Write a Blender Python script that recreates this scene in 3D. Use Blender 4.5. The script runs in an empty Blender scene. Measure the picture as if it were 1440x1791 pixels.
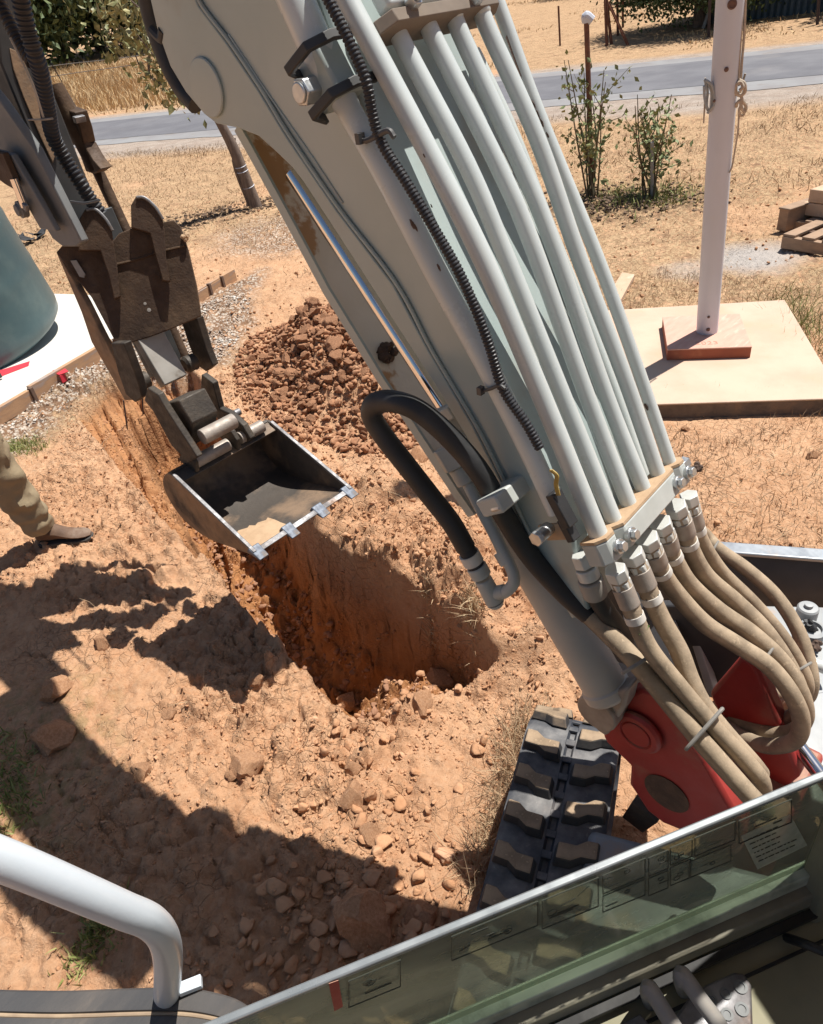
import bpy, math, random
import numpy as np
from mathutils import Vector, Matrix, noise as mnoise

random.seed(7)
rng = np.random.default_rng(7)
scene = bpy.context.scene

# ------------------------------------------------------------------ camera
FPX = 1250.0                                   # focal length in photo pixels (1440 wide)
RC = np.array([[0.677, -0.495, 0.545], [-0.726, -0.328, 0.604], [-0.121, -0.805, -0.581]])
u_, _, vt_ = np.linalg.svd(RC); RC = u_ @ vt_  # camera axes in the world (right, down, forward)
CAM = np.array([0.0, 0.0, 2.02])
cd = bpy.data.cameras.new('camera'); cam = bpy.data.objects.new('camera', cd)
scene.collection.objects.link(cam); scene.camera = cam
cd.sensor_fit = 'HORIZONTAL'; cd.sensor_width = 36.0; cd.lens = FPX / 1440 * 36.0
cd.clip_start = 0.02; cd.clip_end = 900
M = Matrix.Identity(4)
for i in range(3):
    M[i][0] = RC[i][0]; M[i][1] = -RC[i][1]; M[i][2] = -RC[i][2]; M[i][3] = CAM[i]
cam.matrix_world = M

# ------------------------------------------------------------------ light
SUN = np.array([0.350, -0.108, 0.930]); SUN /= np.linalg.norm(SUN)   # towards the sun
w = bpy.data.worlds.new('World'); scene.world = w; w.use_nodes = True
nt = w.node_tree; nt.nodes.clear()
sk = nt.nodes.new('ShaderNodeTexSky'); sk.sky_type = 'NISHITA'; sk.sun_disc = False
sk.sun_elevation = math.asin(SUN[2]); sk.sun_rotation = math.atan2(SUN[0], SUN[1])
sk.dust_density = 1.2
bg = nt.nodes.new('ShaderNodeBackground'); bg.inputs[1].default_value = 0.056
wo = nt.nodes.new('ShaderNodeOutputWorld')
nt.links.new(sk.outputs[0], bg.inputs[0]); nt.links.new(bg.outputs[0], wo.inputs[0])
sd = bpy.data.lights.new('sun', 'SUN'); sd.energy = 5.0; sd.angle = math.radians(0.53); sd.color = (1.0, .955, .88)
so = bpy.data.objects.new('sun', sd); scene.collection.objects.link(so)
so.rotation_euler = Vector(SUN).to_track_quat('Z', 'Y').to_euler(); so.location = (3, -1, 12)
scene.view_settings.view_transform = 'Standard'; scene.view_settings.look = 'None'
scene.view_settings.gamma = 1.0; scene.view_settings.use_curve_mapping = False
scene.view_settings.exposure = 0.50

GRAV_UP = np.array([-0.191, -0.031, 0.981]); GRAV_UP /= np.linalg.norm(GRAV_UP)   # plumb line; the yard slopes

# ------------------------------------------------------------------ surveying helpers
def ray(px, py): return RC @ np.array([(px - 720) / FPX, (py - 895.5) / FPX, 1.0])
def onZ(px, py, z=0.0): r = ray(px, py); return CAM + r * (z - CAM[2]) / r[2]
def onX(px, py, x): r = ray(px, py); return CAM + r * (x / r[0])
def onD(px, py, d): return CAM + ray(px, py) * d
def onPlane(px, py, p0, n):
    r = ray(px, py); n = np.array(n, float); return CAM + r * (np.dot(np.array(p0) - CAM, n) / np.dot(r, n))
def V(*a): return np.array(a, float)
def nrm(v): v = np.array(v, float); return v / (np.linalg.norm(v) + 1e-12)

# ------------------------------------------------------------------ materials
def lin(c): return tuple(((x / 255) / 12.92 if x / 255 <= .04045 else (((x / 255) + .055) / 1.055) ** 2.4) for x in c)
MATS = {}
def mat(name, c1, c2=None, scale=8.0, rough=.6, rough2=None, metal=0.0, bump=0.0, bscale=60.0, c3=None, s3=3.0, t3=(.55, .7),
        dust=None, dust_r=(.0, .6), stretch=None, spec=.5, coat=0.0, detail=8.0):
    m = bpy.data.materials.new(name); m.use_nodes = True; N = m.node_tree; L = N.links
    b = N.nodes['Principled BSDF']
    tc = N.nodes.new('ShaderNodeTexCoord')
    src = tc.outputs['Object']
    if stretch:
        mp = N.nodes.new('ShaderNodeMapping'); mp.inputs['Scale'].default_value = stretch
        L.new(src, mp.inputs[0]); src = mp.outputs[0]
    def noi(s, d=detail):
        n = N.nodes.new('ShaderNodeTexNoise'); n.inputs['Scale'].default_value = s; n.inputs['Detail'].default_value = d
        n.inputs['Roughness'].default_value = .6
        L.new(src, n.inputs['Vector']); return n.outputs[0]
    def mr(o, a, b_, c=0.0, d=1.0):
        n = N.nodes.new('ShaderNodeMapRange'); n.interpolation_type = 'SMOOTHSTEP'
        n.inputs[1].default_value = a; n.inputs[2].default_value = b_; n.inputs[3].default_value = c; n.inputs[4].default_value = d
        L.new(o, n.inputs[0]); return n.outputs[0]
    def mix(f, a, b_):
        n = N.nodes.new('ShaderNodeMix'); n.data_type = 'RGBA'
        if hasattr(f, 'is_output'): L.new(f, n.inputs[0])
        else: n.inputs[0].default_value = f
        for i, v in ((6, a), (7, b_)):
            if hasattr(v, 'is_output'): L.new(v, n.inputs[i])
            else: n.inputs[i].default_value = (*v, 1)
        return n.outputs[2]
    col = None
    n1 = noi(scale)
    col = mix(mr(n1, .35, .65), c1, c2 if c2 else tuple(x * .85 for x in c1))
    if c3:
        n3 = noi(s3, 10.0); f3 = mr(n3, *t3); col = mix(f3, col, c3)
    if dust:
        g = N.nodes.new('ShaderNodeNewGeometry'); sp = N.nodes.new('ShaderNodeSeparateXYZ'); L.new(g.outputs['Normal'], sp.inputs[0])
        n4 = noi(14.0)
        ad = N.nodes.new('ShaderNodeMath'); ad.operation = 'MULTIPLY_ADD'; ad.inputs[1].default_value = .7; 
        L.new(n4, ad.inputs[0]); L.new(sp.outputs[2], ad.inputs[2])
        fd = mr(ad.outputs[0], dust_r[0] + .35, dust_r[1] + .35); dv = mix(mr(noi(22.0), .35, .7), dust, tuple(x * .62 for x in dust)); dv = mix(mr(noi(90.0), .58, .72), dv, tuple(min(1, x * 1.25) for x in dust)); col = mix(fd, col, dv)
    L.new(col, b.inputs['Base Color'])
    r2 = rough2 if rough2 is not None else min(1, rough + .15)
    L.new(mr(noi(scale * 2.3), .3, .7, rough, r2), b.inputs['Roughness'])
    b.inputs['Metallic'].default_value = metal
    b.inputs['Specular IOR Level'].default_value = spec
    b.inputs['Coat Weight'].default_value = coat; b.inputs['Coat Roughness'].default_value = .15
    if bump:
        bn = N.nodes.new('ShaderNodeBump'); bn.inputs['Strength'].default_value = 1.0; bn.inputs['Distance'].default_value = bump
        L.new(noi(bscale), bn.inputs['Height']); L.new(bn.outputs[0], b.inputs['Normal'])
    MATS[name] = m
    return m

SOIL = (.50, .26, .14)
DUST = (.40, .27, .165)
mat('boom_paint', (.32, .385, .375), (.375, .435, .425), 2.5, .32, .5, c3=(.30, .285, .24), s3=4, t3=(.50, .72), coat=.15)
mat('tube_paint', (.49, .535, .53), (.55, .59, .585), 4, .22, .42, c3=(.45, .42, .36), s3=9, t3=(.62, .8), coat=.2, dust=(.56, .52, .45), dust_r=(.6, 1.3))
mat('clamp_paint', (.40, .42, .40), (.46, .48, .46), 12, .45, c3=(.42, .33, .24), s3=12, t3=(.6, .8))
mat('dust_top', DUST, (.46, .32, .2), 30, .9, 1.0, bump=.001, bscale=200)
mat('tan_hose', (.10, .085, .07), (.07, .06, .05), 9, .75, .95, dust=(.40, .31, .215), dust_r=(-.6, .2), bump=.0006, bscale=250)
mat('black_rubber', (.018, .019, .02), (.03, .03, .032), 6, .45, .65, bump=.0003, bscale=200)
mat('dusty_rubber', (.022, .024, .03), (.03, .032, .04), 5, .6, .85, c3=(.12, .10, .09), s3=7, t3=(.5, .8), bump=.001, bscale=60)
mat('lug_rubber', (.03, .03, .034), (.05, .047, .045), 6, .75, .95, dust=(.36, .26, .17), dust_r=(.55, 1.05), bump=.001, bscale=70)
mat('belt_rubber', (.025, .030, .042), (.045, .05, .062), 5, .65, .9, c3=(.17, .15, .14), s3=6, t3=(.5, .7), dust=(.30, .29, .28), dust_r=(.75, 1.35), bump=.001, bscale=50)
mat('steel_bolt', (.55, .57, .58), (.42, .43, .44), 30, .3, .5, metal=.9, c3=(.3, .26, .2), s3=40, t3=(.55, .8))
mat('nut_paint', (.58, .60, .58), (.5, .5, .47), 25, .4, .6, c3=(.38, .3, .22), s3=30, t3=(.58, .8), metal=.2)
mat('chrome', (.75, .76, .78), (.7, .7, .72), 5, .06, .12, metal=1.0)
mat('rust_steel', (.055, .032, .02), (.09, .055, .033), 9, .6, .85, c3=(.15, .095, .055), s3=6, t3=(.5, .75), metal=.35, bump=.0025, bscale=70)
mat('link_steel', (.05, .042, .036), (.085, .07, .055), 11, .55, .8, c3=(.20, .14, .09), s3=9, t3=(.52, .75), metal=.4, bump=.002, bscale=90)
mat('worn_steel', (.26, .26, .27), (.16, .15, .15), 14, .5, .75, metal=.85, c3=(.2, .13, .09), s3=12, t3=(.55, .75), bump=.001, bscale=120)
mat('bucket_steel', (.085, .072, .062), (.06, .052, .046), 5, .55, .75, c3=(.24, .165, .11), s3=4, t3=(.48, .66), metal=.2, bump=.0018, bscale=60)
mat('bucket_outer', (.30, .20, .12), (.18, .13, .09), 9, .6, .85, c3=(.07, .055, .045), s3=8, t3=(.5, .7), metal=.3, bump=.0015, bscale=90)
mat('bare_tooth', (.13, .16, .21), (.085, .095, .12), 20, .5, .7, metal=.15, c3=(.2, .15, .11), s3=16, t3=(.56, .7))
mat('pin_tube', (.36, .32, .28), (.27, .23, .2), 14, .5, .75, c3=(.2, .13, .09), s3=9, t3=(.5, .75), metal=.3, bump=.001, bscale=90)
mat('arm_plate', (.34, .32, .29), (.27, .25, .22), 9, .55, .75, c3=(.1, .07, .05), s3=10, t3=(.55, .72))
mat('arm_dark', (.022, .023, .024), (.04, .04, .04), 5, .45, .7, c3=(.12, .085, .065), s3=5, t3=(.6, .8))
mat('bracket_dusty', (.20, .16, .125), (.15, .12, .095), 12, .8, .9)
mat('arm_grey', (.13, .14, .145), (.17, .175, .175), 4, .5, .7, c3=(.08, .07, .065), s3=7, t3=(.55, .8))
mat('red_paint', (.34, .032, .028), (.27, .028, .025), 6, .42, .65, c3=(.30, .13, .09), s3=7, t3=(.48, .68), dust=(.36, .22, .14), dust_r=(.55, 1.2), bump=.0006, bscale=60)
mat('grey_metal', (.33, .34, .345), (.27, .28, .285), 5, .45, .65, c3=(.42, .27, .17), s3=5, t3=(.55, .72), metal=.15)
mat('blade_and_shade_paint', (.035, .037, .042), (.05, .052, .057), 4, .5, .7, c3=(.16, .12, .10), s3=4, t3=(.6, .85))
mat('blade_edge', (.36, .39, .42), (.3, .32, .35), 7, .3, .5, c3=(.42, .30, .2), s3=6, t3=(.52, .7), metal=.5)
mat('white_rail', (.56, .62, .68), (.60, .66, .71), 3, .28, .42, coat=.3, bump=.0002, bscale=120)
mat('rubber_mat', (.05, .05, .053), (.075, .07, .068), 4, .6, .85, c3=(.17, .14, .115), s3=5, t3=(.5, .8), bump=.0006, bscale=70, stretch=(1, 3, 1))
mat('dust_bead', (.4, .3, .2), (.3, .22, .15), 20, .9)
mat('cab_floor', (.27, .25, .165), (.20, .19, .125), 3, .6, .8, c3=(.19, .16, .11), s3=4, t3=(.55, .8))
mat('cab_frame_dark', (.28, .265, .195), (.2, .19, .145), 5, .45, .7, c3=(.14, .12, .09), s3=6, t3=(.55, .8))
mat('cab_seal', (.012, .012, .012), (.02, .02, .02), 8, .6)
mat('glass_strip', (.50, .54, .45), (.42, .46, .38), 8, .35, .6, c3=(.2, .23, .18), s3=12, t3=(.5, .7))
mat('glass_edge', (.30, .32, .33), (.22, .24, .25), 9, .25, .4, metal=.4)
mat('lever_grey', (.27, .255, .235), (.22, .21, .2), 9, .6, .8, dust=(.38, .33, .27), dust_r=(.7, 1.2))
mat('cable_tie', (.05, .05, .055), (.07, .07, .07), 9, .4)
mat('grey_tie', (.23, .22, .2), (.17, .16, .15), 20, .6)
mat('conduit', (.014, .015, .02), (.024, .025, .03), 8, .42, .6, dust=(.10, .085, .075), dust_r=(1.0, 1.7))
mat('label_white', (.62, .60, .56), (.55, .52, .47), 30, .6)
mat('label_ink', (.06, .06, .06), None, 10, .6)
mat('decal_ink', (.035, .04, .03), None, 10, .6)
mat('leaf_green', (.07, .12, .03), (.10, .16, .045), 6, .45, spec=.4)
mat('mud', (.07, .045, .035), (.11, .07, .05), 30, .9, bump=.004, bscale=90)
mat('yellow_paint', (.38, .27, .06), (.3, .2, .06), 20, .5)
mat('guard_inside', (.62, .58, .50), (.68, .64, .57), 5, .55, .75, c3=(.40, .24, .12), s3=4.2, t3=(.50, .54), bump=.0006, bscale=120)
mat('cyl_paint', (.44, .43, .40), (.50, .48, .44), 5, .4, .6, c3=(.42, .33, .25), s3=4, t3=(.55, .8))

# glass (slightly green, reflective)
m = bpy.data.materials.new('tinted_glass'); m.use_nodes = True; N = m.node_tree
b = N.nodes['Principled BSDF']; out = [n for n in N.nodes if n.type == 'OUTPUT_MATERIAL'][0]
tr = N.nodes.new('ShaderNodeBsdfTransparent'); tr.inputs[0].default_value = (.60, .67, .58, 1)
b.inputs['Base Color'].default_value = (.33, .345, .27, 1); b.inputs['Roughness'].default_value = .12
gl = N.nodes.new('ShaderNodeMixShader')
nz = N.nodes.new('ShaderNodeTexNoise'); nz.inputs['Scale'].default_value = 6; nz.inputs['Detail'].default_value = 8
mr_ = N.nodes.new('ShaderNodeMapRange'); mr_.inputs[1].default_value = .3; mr_.inputs[2].default_value = .7; mr_.inputs[3].default_value = .38; mr_.inputs[4].default_value = .60
N.links.new(nz.outputs[0], mr_.inputs[0]); N.links.new(mr_.outputs[0], gl.inputs[0])
N.links.new(tr.outputs[0], gl.inputs[1]); N.links.new(b.outputs[0], gl.inputs[2]); N.links.new(gl.outputs[0], out.inputs[0])
MATS['tinted_glass'] = m

# ------------------------------------------------------------------ mesh building
class MB:
    def __init__(s): s.v = []; s.f = []; s.n = 0
    def add(s, vs, fs):
        vs = np.asarray(vs, float).reshape(-1, 3); o = s.n
        s.v.append(vs); s.f += [tuple(i + o for i in f) for f in fs]; s.n += len(vs); return s
    def box(s, c, hx, hy, hz):                      # half axis vectors
        c = np.array(c, float); hx, hy, hz = map(lambda a: np.array(a, float), (hx, hy, hz))
        if np.dot(np.cross(hx, hy), hz) < 0: hz = -hz
        vs = [c + a * hx + b_ * hy + d * hz for d in (-1, 1) for b_ in (-1, 1) for a in (-1, 1)]
        return s.add(vs, [(0, 2, 3, 1), (4, 5, 7, 6), (0, 1, 5, 4), (2, 6, 7, 3), (0, 4, 6, 2), (1, 3, 7, 5)])
    def prism(s, pts, ex):                          # closed outline + extrusion vector
        pts = np.array(pts, float); ex = np.array(ex, float); n = len(pts)
        a = sum(np.cross(pts[i] - pts[0], pts[(i + 1) % n] - pts[0]) for i in range(n))
        if np.dot(a, ex) > 0: pts = pts[::-1]
        vs = np.vstack([pts, pts + ex])
        fs = [tuple(range(n)), tuple(range(2 * n - 1, n - 1, -1))]
        fs += [(i, n + i, n + (i + 1) % n, (i + 1) % n) for i in range(n)]
        return s.add(vs, [tuple(reversed(f)) for f in fs] if False else fs)
    def cyl(s, p0, p1, r0, r1=None, seg=20, cap=True, phase=0.0):
        p0 = np.array(p0, float); p1 = np.array(p1, float); r1 = r0 if r1 is None else r1
        d = nrm(p1 - p0); a = nrm(np.cross(d, V(0, 0, 1) if abs(d[2]) < .9 else V(1, 0, 0))); b_ = np.cross(d, a)
        ang = np.arange(seg) * 2 * math.pi / seg + phase
        ring = np.outer(np.cos(ang), a) + np.outer(np.sin(ang), b_)
        vs = np.vstack([p0 + ring * r0, p1 + ring * r1])
        fs = [(i, (i + 1) % seg, seg + (i + 1) % seg, seg + i) for i in range(seg)]
        if cap: fs += [tuple(range(seg - 1, -1, -1)), tuple(range(seg, 2 * seg))]
        return s.add(vs, fs)
    def tube(s, pts, r, seg=14, sub=8, ribs=None, cap=True):
        P = spline(pts, sub); n = len(P)
        if np.ndim(r) == 0: rr = np.full(n, float(r))
        else: rr = np.interp(np.linspace(0, 1, n), np.linspace(0, 1, len(r)), r)
        if ribs:
            Ls = np.concatenate([[0], np.cumsum(np.linalg.norm(np.diff(P, axis=0), axis=1))])
            m_ = int(Ls[-1] / ribs * 4); t = np.linspace(0, Ls[-1], m_)
            P = np.stack([np.interp(t, Ls, P[:, k]) for k in range(3)], 1)
            rr = np.interp(t, Ls, rr); rr = rr * (1 + .10 * np.where(np.arange(m_) % 4 < 2, 1, -1.0)); n = m_
        T = np.gradient(P, axis=0); T /= np.linalg.norm(T, axis=1)[:, None] + 1e-12
        a = nrm(np.cross(T[0], V(0, 0, 1) if abs(T[0][2]) < .9 else V(1, 0, 0)))
        ang = np.arange(seg) * 2 * math.pi / seg; rings = []
        for i in range(n):
            a = nrm(a - T[i] * np.dot(a, T[i])); b_ = np.cross(T[i], a)
            rings.append(P[i] + rr[i] * (np.outer(np.cos(ang), a) + np.outer(np.sin(ang), b_)))
        fs = [(i * seg + j, i * seg + (j + 1) % seg, (i + 1) * seg + (j + 1) % seg, (i + 1) * seg + j) for i in range(n - 1) for j in range(seg)]
        if cap: fs += [tuple(range(seg - 1, -1, -1)), tuple(range((n - 1) * seg, n * seg))]
        return s.add(np.vstack(rings), fs)
    def lathe(s, c, axis, prof, seg=28):             # prof = [(r, h)...]
        c = np.array(c, float); d = nrm(axis); a = nrm(np.cross(d, V(0, 0, 1) if abs(d[2]) < .9 else V(1, 0, 0))); b_ = np.cross(d, a)
        ang = np.arange(seg) * 2 * math.pi / seg; ring = np.outer(np.cos(ang), a) + np.outer(np.sin(ang), b_)
        vs = np.vstack([c + d * h + ring * r for r, h in prof]); n = len(prof)
        fs = [(i * seg + j, i * seg + (j + 1) % seg, (i + 1) * seg + (j + 1) % seg, (i + 1) * seg + j) for i in range(n - 1) for j in range(seg)]
        fs += [tuple(range(seg - 1, -1, -1)), tuple(range((n - 1) * seg, n * seg))]
        return s.add(vs, fs)
    def build(s, name, m, parent=None, bevel=0.0, smooth=True, kind=None, label=None, origin=None):
        v = np.vstack(s.v); lo, hi = v.min(0), v.max(0)
        o = np.array([(lo[0] + hi[0]) / 2, (lo[1] + hi[1]) / 2, lo[2]]) if origin is None else np.array(origin)
        me = bpy.data.meshes.new(name); me.from_pydata((v - o).tolist(), [], s.f); me.update()
        if smooth:
            me.polygons.foreach_set('use_smooth', [True] * len(me.polygons)); me.set_sharp_from_angle(angle=math.radians(35))
        me.materials.append(MATS[m] if isinstance(m, str) else m)
        ob = bpy.data.objects.new(name, me); scene.collection.objects.link(ob)
        place(ob, o, parent)
        if bevel:
            md = ob.modifiers.new('bevel', 'BEVEL'); md.width = bevel; md.segments = 2; md.limit_method = 'ANGLE'; md.angle_limit = math.radians(40)
        if kind: ob['kind'] = kind
        if label: ob['label'] = label
        return ob
WORLD = {}
def place(ob, o, parent=None):
    o = np.array(o, float); WORLD[ob.name] = o
    if parent is not None:
        ob.parent = parent; ob.location = o - WORLD[parent.name]
    else: ob.location = o
def spline(pts, sub=8):
    P = np.array(pts, float); n = len(P)
    if n < 3: return np.array([P[0] + (P[-1] - P[0]) * t for t in np.linspace(0, 1, max(2, sub // 2))])
    Q = np.vstack([2 * P[0] - P[1], P, 2 * P[-1] - P[-2]]); out = []
    for i in range(1, n):
        p0, p1, p2, p3 = Q[i - 1], Q[i], Q[i + 1], Q[i + 2]
        for t in np.linspace(0, 1, sub, endpoint=False):
            out.append(.5 * ((2 * p1) + (-p0 + p2) * t + (2 * p0 - 5 * p1 + 4 * p2 - p3) * t ** 2 + (-p0 + 3 * p1 - 3 * p2 + p3) * t ** 3))
    out.append(P[-1]); return np.array(out)
def thing(name, label, cat, loc, group=None):
    o = bpy.data.objects.new(name, None); scene.collection.objects.link(o); o.empty_display_size = .2
    place(o, loc); o['label'] = label; o['category'] = cat
    if group: o['group'] = group
    return o
def tag(o, label, cat, group=None):
    o['label'] = label; o['category'] = cat
    if group: o['group'] = group
    return o
def pts_on(X, L): return [onX(a, b_, X) for a, b_ in L]

# ------------------------------------------------------------------ numpy noise
def _hash(ix, iy, k=0):
    h = (ix.astype(np.int64) * 374761393 + iy.astype(np.int64) * 668265263 + k * 1442695041) & 0x7fffffff
    h = ((h ^ (h >> 13)) * 1274126177) & 0x7fffffff
    return ((h ^ (h >> 16)) & 0xffff) / 65535.0
def vnoise(x, y, k=0):
    ix = np.floor(x); iy = np.floor(y); fx = x - ix; fy = y - iy
    fx = fx * fx * (3 - 2 * fx); fy = fy * fy * (3 - 2 * fy)
    a = _hash(ix, iy, k); b_ = _hash(ix + 1, iy, k); c = _hash(ix, iy + 1, k); d = _hash(ix + 1, iy + 1, k)
    return (a * (1 - fx) + b_ * fx) * (1 - fy) + (c * (1 - fx) + d * fx) * fy
def fbm(x, y, s, o=4, k=0):
    r = 0; A = 1; T = 0
    for i in range(o): r = r + A * vnoise(x * s + 17 * i, y * s + 31 * i, k + i); T += A; A *= .5; s *= 2.03
    return r / T - .5
def worley(x, y, s, k=0):                            # returns F1, cell id hash
    x = x * s; y = y * s; ix = np.floor(x); iy = np.floor(y); best = np.full(x.shape, 9.0); sec = np.full(x.shape, 9.0); idh = np.zeros(x.shape)
    for dx in (-1, 0, 1):
        for dy in (-1, 0, 1):
            cx = ix + dx; cy = iy + dy
            px = cx + _hash(cx, cy, k); py = cy + _hash(cx, cy, k + 5)
            d = np.hypot(px - x, py - y); m_ = d < best
            sec = np.where(m_, best, np.minimum(sec, d)); idh = np.where(m_, _hash(cx, cy, k + 9), idh); best = np.where(m_, d, best)
    return best, sec, idh
def sstep(a, b_, x): t = np.clip((x - a) / (b_ - a), 0, 1); return t * t * (3 - 2 * t)
def poly_sd(x, y, P):                                # signed distance (positive inside)
    P = np.array(P); n = len(P); d = np.full(x.shape, 1e9); ins = np.zeros(x.shape, bool)
    for i in range(n):
        a = P[i]; b_ = P[(i + 1) % n]; e = b_ - a; wx = x - a[0]; wy = y - a[1]
        t = np.clip((wx * e[0] + wy * e[1]) / (e @ e), 0, 1)
        d = np.minimum(d, np.hypot(wx - t * e[0], wy - t * e[1]))
        c = ((a[1] > y) != (b_[1] > y)) & (x < e[0] * (y - a[1]) / (e[1] + 1e-12) + a[0]); ins ^= c
    return np.where(ins, d, -d)
# ================================================================== TERRAIN
def seg_d(x, y, a, b_):
    a = np.array(a[:2]); b_ = np.array(b_[:2]); e = b_ - a
    t = np.clip(((x - a[0]) * e[0] + (y - a[1]) * e[1]) / (e @ e), 0, 1)
    return np.hypot(x - a[0] - t * e[0], y - a[1] - t * e[1]), t
ROADN = nrm((.92, .39)); ROADT = V(-ROADN[1], ROADN[0])
S0, S1 = 16.46, 21.5                                  # near and far edge of the asphalt
TR = [onZ(*p)[:2] for p in [(205, 700), (290, 850), (345, 950), (432, 1060), (500, 1130), (560, 1195), (610, 1250), (655, 1262),
                            (720, 1215), (800, 1200), (872, 1168), (840, 1130), (800, 1098), (700, 1035), (600, 985), (540, 935), (420, 770), (330, 640)]]
TERR = [onZ(*p)[:2] for p in [(128, 722), (180, 672), (300, 640), (360, 900), (345, 975)]]
HEAP_C = onZ(598, 648)[:2]
GRAVEL = [onZ(*p)[:2] for p in [(-60, 830), (-60, 740), (175, 622), (420, 492), (470, 470), (440, 560), (400, 640), (300, 650), (180, 668), (100, 730), (0, 800)]]
PADP = [onZ(*p)[:2] for p in [(1040, 541), (1373, 524), (1500, 700), (1050, 706)]]
def fields(x, y):
    """height and zone masks of the yard at x, y"""
    s = x * ROADN[0] + y * ROADN[1]; t = x * ROADT[0] + y * ROADT[1]
    dist = np.hypot(x, y)
    z = np.zeros_like(x)
    # far paddock climbs away from the road
    k = .035 + .03 * sstep(5, 40, t)
    z += k * np.maximum(0, s - 23.7)
    near = 1 - sstep(9, 15, dist)
    # rough scuffed soil
    jx = x + .05 * fbm(x, y, 3, 3, 50); jy = y + .05 * fbm(x, y, 3, 3, 60)
    clod1, c2, _ = worley(jx, jy, 11, 3); cl2, c22, hh = worley(jx, jy, 24, 8)
    dug = sstep(.9, .2, np.abs(poly_sd(x, y, TR))) if False else 0
    sdT = poly_sd(x, y, TR)
    rim = np.exp(-np.maximum(0, -sdT) / .45)
    patch = sstep(.0, .22, fbm(x, y, 1.3, 3, 77) + .1)
    rough = np.clip(.25 + .75 * rim * (.5 + patch) + .35 * patch, 0, 1.3)
    z += near * (.10 * fbm(x, y, .9, 3, 1) + .045 * fbm(x, y, 3.7, 4, 9))
    z += near * rough * (.046 * np.clip(.55 - clod1, 0, 1) * (.3 + hh) + .022 * np.clip(.5 - cl2, 0, 1) * (.3 + hh) + .040 * fbm(x, y, 20, 3, 4))
    z += near * (.010 + .016 * rough) * fbm(x, y, 38, 2, 14)
    cr = np.abs(fbm(x + .03 * fbm(x, y, 9, 2, 71), y, 6, 3, 72)); z -= near * .022 * (1 - sstep(0, .022, cr)) * sstep(-.05, .1, fbm(x, y, 1.6, 2, 73))
    e1 = sstep(0, .10, c2 - clod1); e2 = sstep(0, .12, c22 - cl2); _, _, h1_ = worley(jx, jy, 11, 3)
    z += near * np.clip(rough - .25, 0, 1.2) * (.040 * (h1_ - .4) * e1 + .020 * (hh - .4) * e2 - .016 * (1 - e1))
    # right bank is heaped up a little
    dB, tB = seg_d(x, y, onZ(620, 900), onZ(900, 1080))
    z += .26 * np.exp(-(dB / .27) ** 3) * (.85 + 1.3 * fbm(x, y, 5, 3, 21))
    # small hump of the grassy left side
    # spoil heap
    hx, hy = x - HEAP_C[0], y - HEAP_C[1]
    ca, sa = math.cos(1.2), math.sin(1.2)
    u = (hx * ca + hy * sa) / 1.0; v = (-hx * sa + hy * ca) / .52
    rr = np.sqrt(u * u + v * v); hp = np.clip(1 - rr, 0, 1)
    z += .40 * sstep(0, 1, hp * 1.25) * (.85 + .8 * fbm(x, y, 3.5, 3, 33)) + .05 * sstep(0, .25, hp) * np.clip(.7 - worley(x, y, 9, 2)[0], 0, 1)
    # terrace scraped beside the trench
    jit = .012 * fbm(x, y, 9, 3, 41) + .010 * fbm(x, y, 28, 2, 43)
    sdE = poly_sd(x, y, TERR) + jit
    z -= .17 * sstep(-.005, .02, sdE) * (.75 + .9 * fbm(x, y, 6, 3, 49))
    # teeth grooves along the terrace
    td = nrm(TR[1] - TR[0]); pr = (x * -td[1] + y * td[0])
    z -= .05 * sstep(0, .05, sdE) * (np.sin(pr * 55 + 2 * fbm(x, y, 3, 2, 44)) > .1)
    # the trench
    jit2 = .032 * fbm(x, y, 7, 3, 45) + .022 * fbm(x, y, 23, 2, 47)
    sd = sdT + jit2
    ne = np.array(onZ(700, 1200)[:2]); dn = np.hypot(x - ne[0], y - ne[1])
    dep = .66 + .0 * x
    endrise = sstep(.06, .42, dn)                     # the near end slopes up as loose rubble
    wall = sstep(-.012, .05, sd) * .75 + .25 * sstep(.03, .2, sd)
    z -= wall * (.10 + (dep - .10) * endrise)
    fl = sstep(.06, .2, sd)
    z += fl * (.07 * fbm(x, y, 5, 3, 51) + .07 * np.clip(.6 - clod1, 0, 1) + .03 * np.clip(.5 - cl2, 0, 1))
    pf = 1 - sstep(.05, .6, -poly_sd(x, y, PADP)); z = z * (1 - .85 * pf) - .012 * pf
    # broad flat strip under the road, lowered so that the asphalt sheet lies over it
    rd = sstep(S0 - 3.2, S0 - 2.6, s) * (1 - sstep(S1 + .7, S1 + 1.6, s))
    z = z * (1 - rd) - .008 * rd - .03 * sstep(S0 - .7, S0 - .2, s) * (1 - sstep(S1 - .6, S1 - .2, s))
    # gentle unevenness far off
    z += (1 - near) * (1 - rd) * (.06 * fbm(x, y, .35, 3, 5) + .02 * fbm(x, y, 2.0, 2, 6))
    return z, dict(s=s, t=t, dist=dist, sd=sdT, rr=rr, near=near)
def H(x, y):
    a = np.atleast_1d(np.array(x, float)); b_ = np.atleast_1d(np.array(y, float)); r = fields(a, b_)[0]
    return r if np.ndim(x) else float(r[0])
def onT(px, py, it=14):
    """point of the terrain seen at a pixel"""
    z = 0.0
    for _ in range(it):
        p = onZ(px, py, z) if ray(px, py)[2] < -1e-4 else onD(px, py, 120)
        if np.hypot(p[0], p[1]) > 160 or p[2] > 2.3: p = onD(px, py, 90)
        z = .5 * z + .5 * H(p[0], p[1])
    return V(p[0], p[1], H(p[0], p[1]))
def axis_steps(segs):
    out = [segs[0][0]]
    for a, b_, d0, d1 in segs:
        x = out[-1]
        while x < b_ - 1e-6:
            f = (x - a) / (b_ - a); x += d0 + (d1 - d0) * f; out.append(x)
    return np.array(out)
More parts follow.
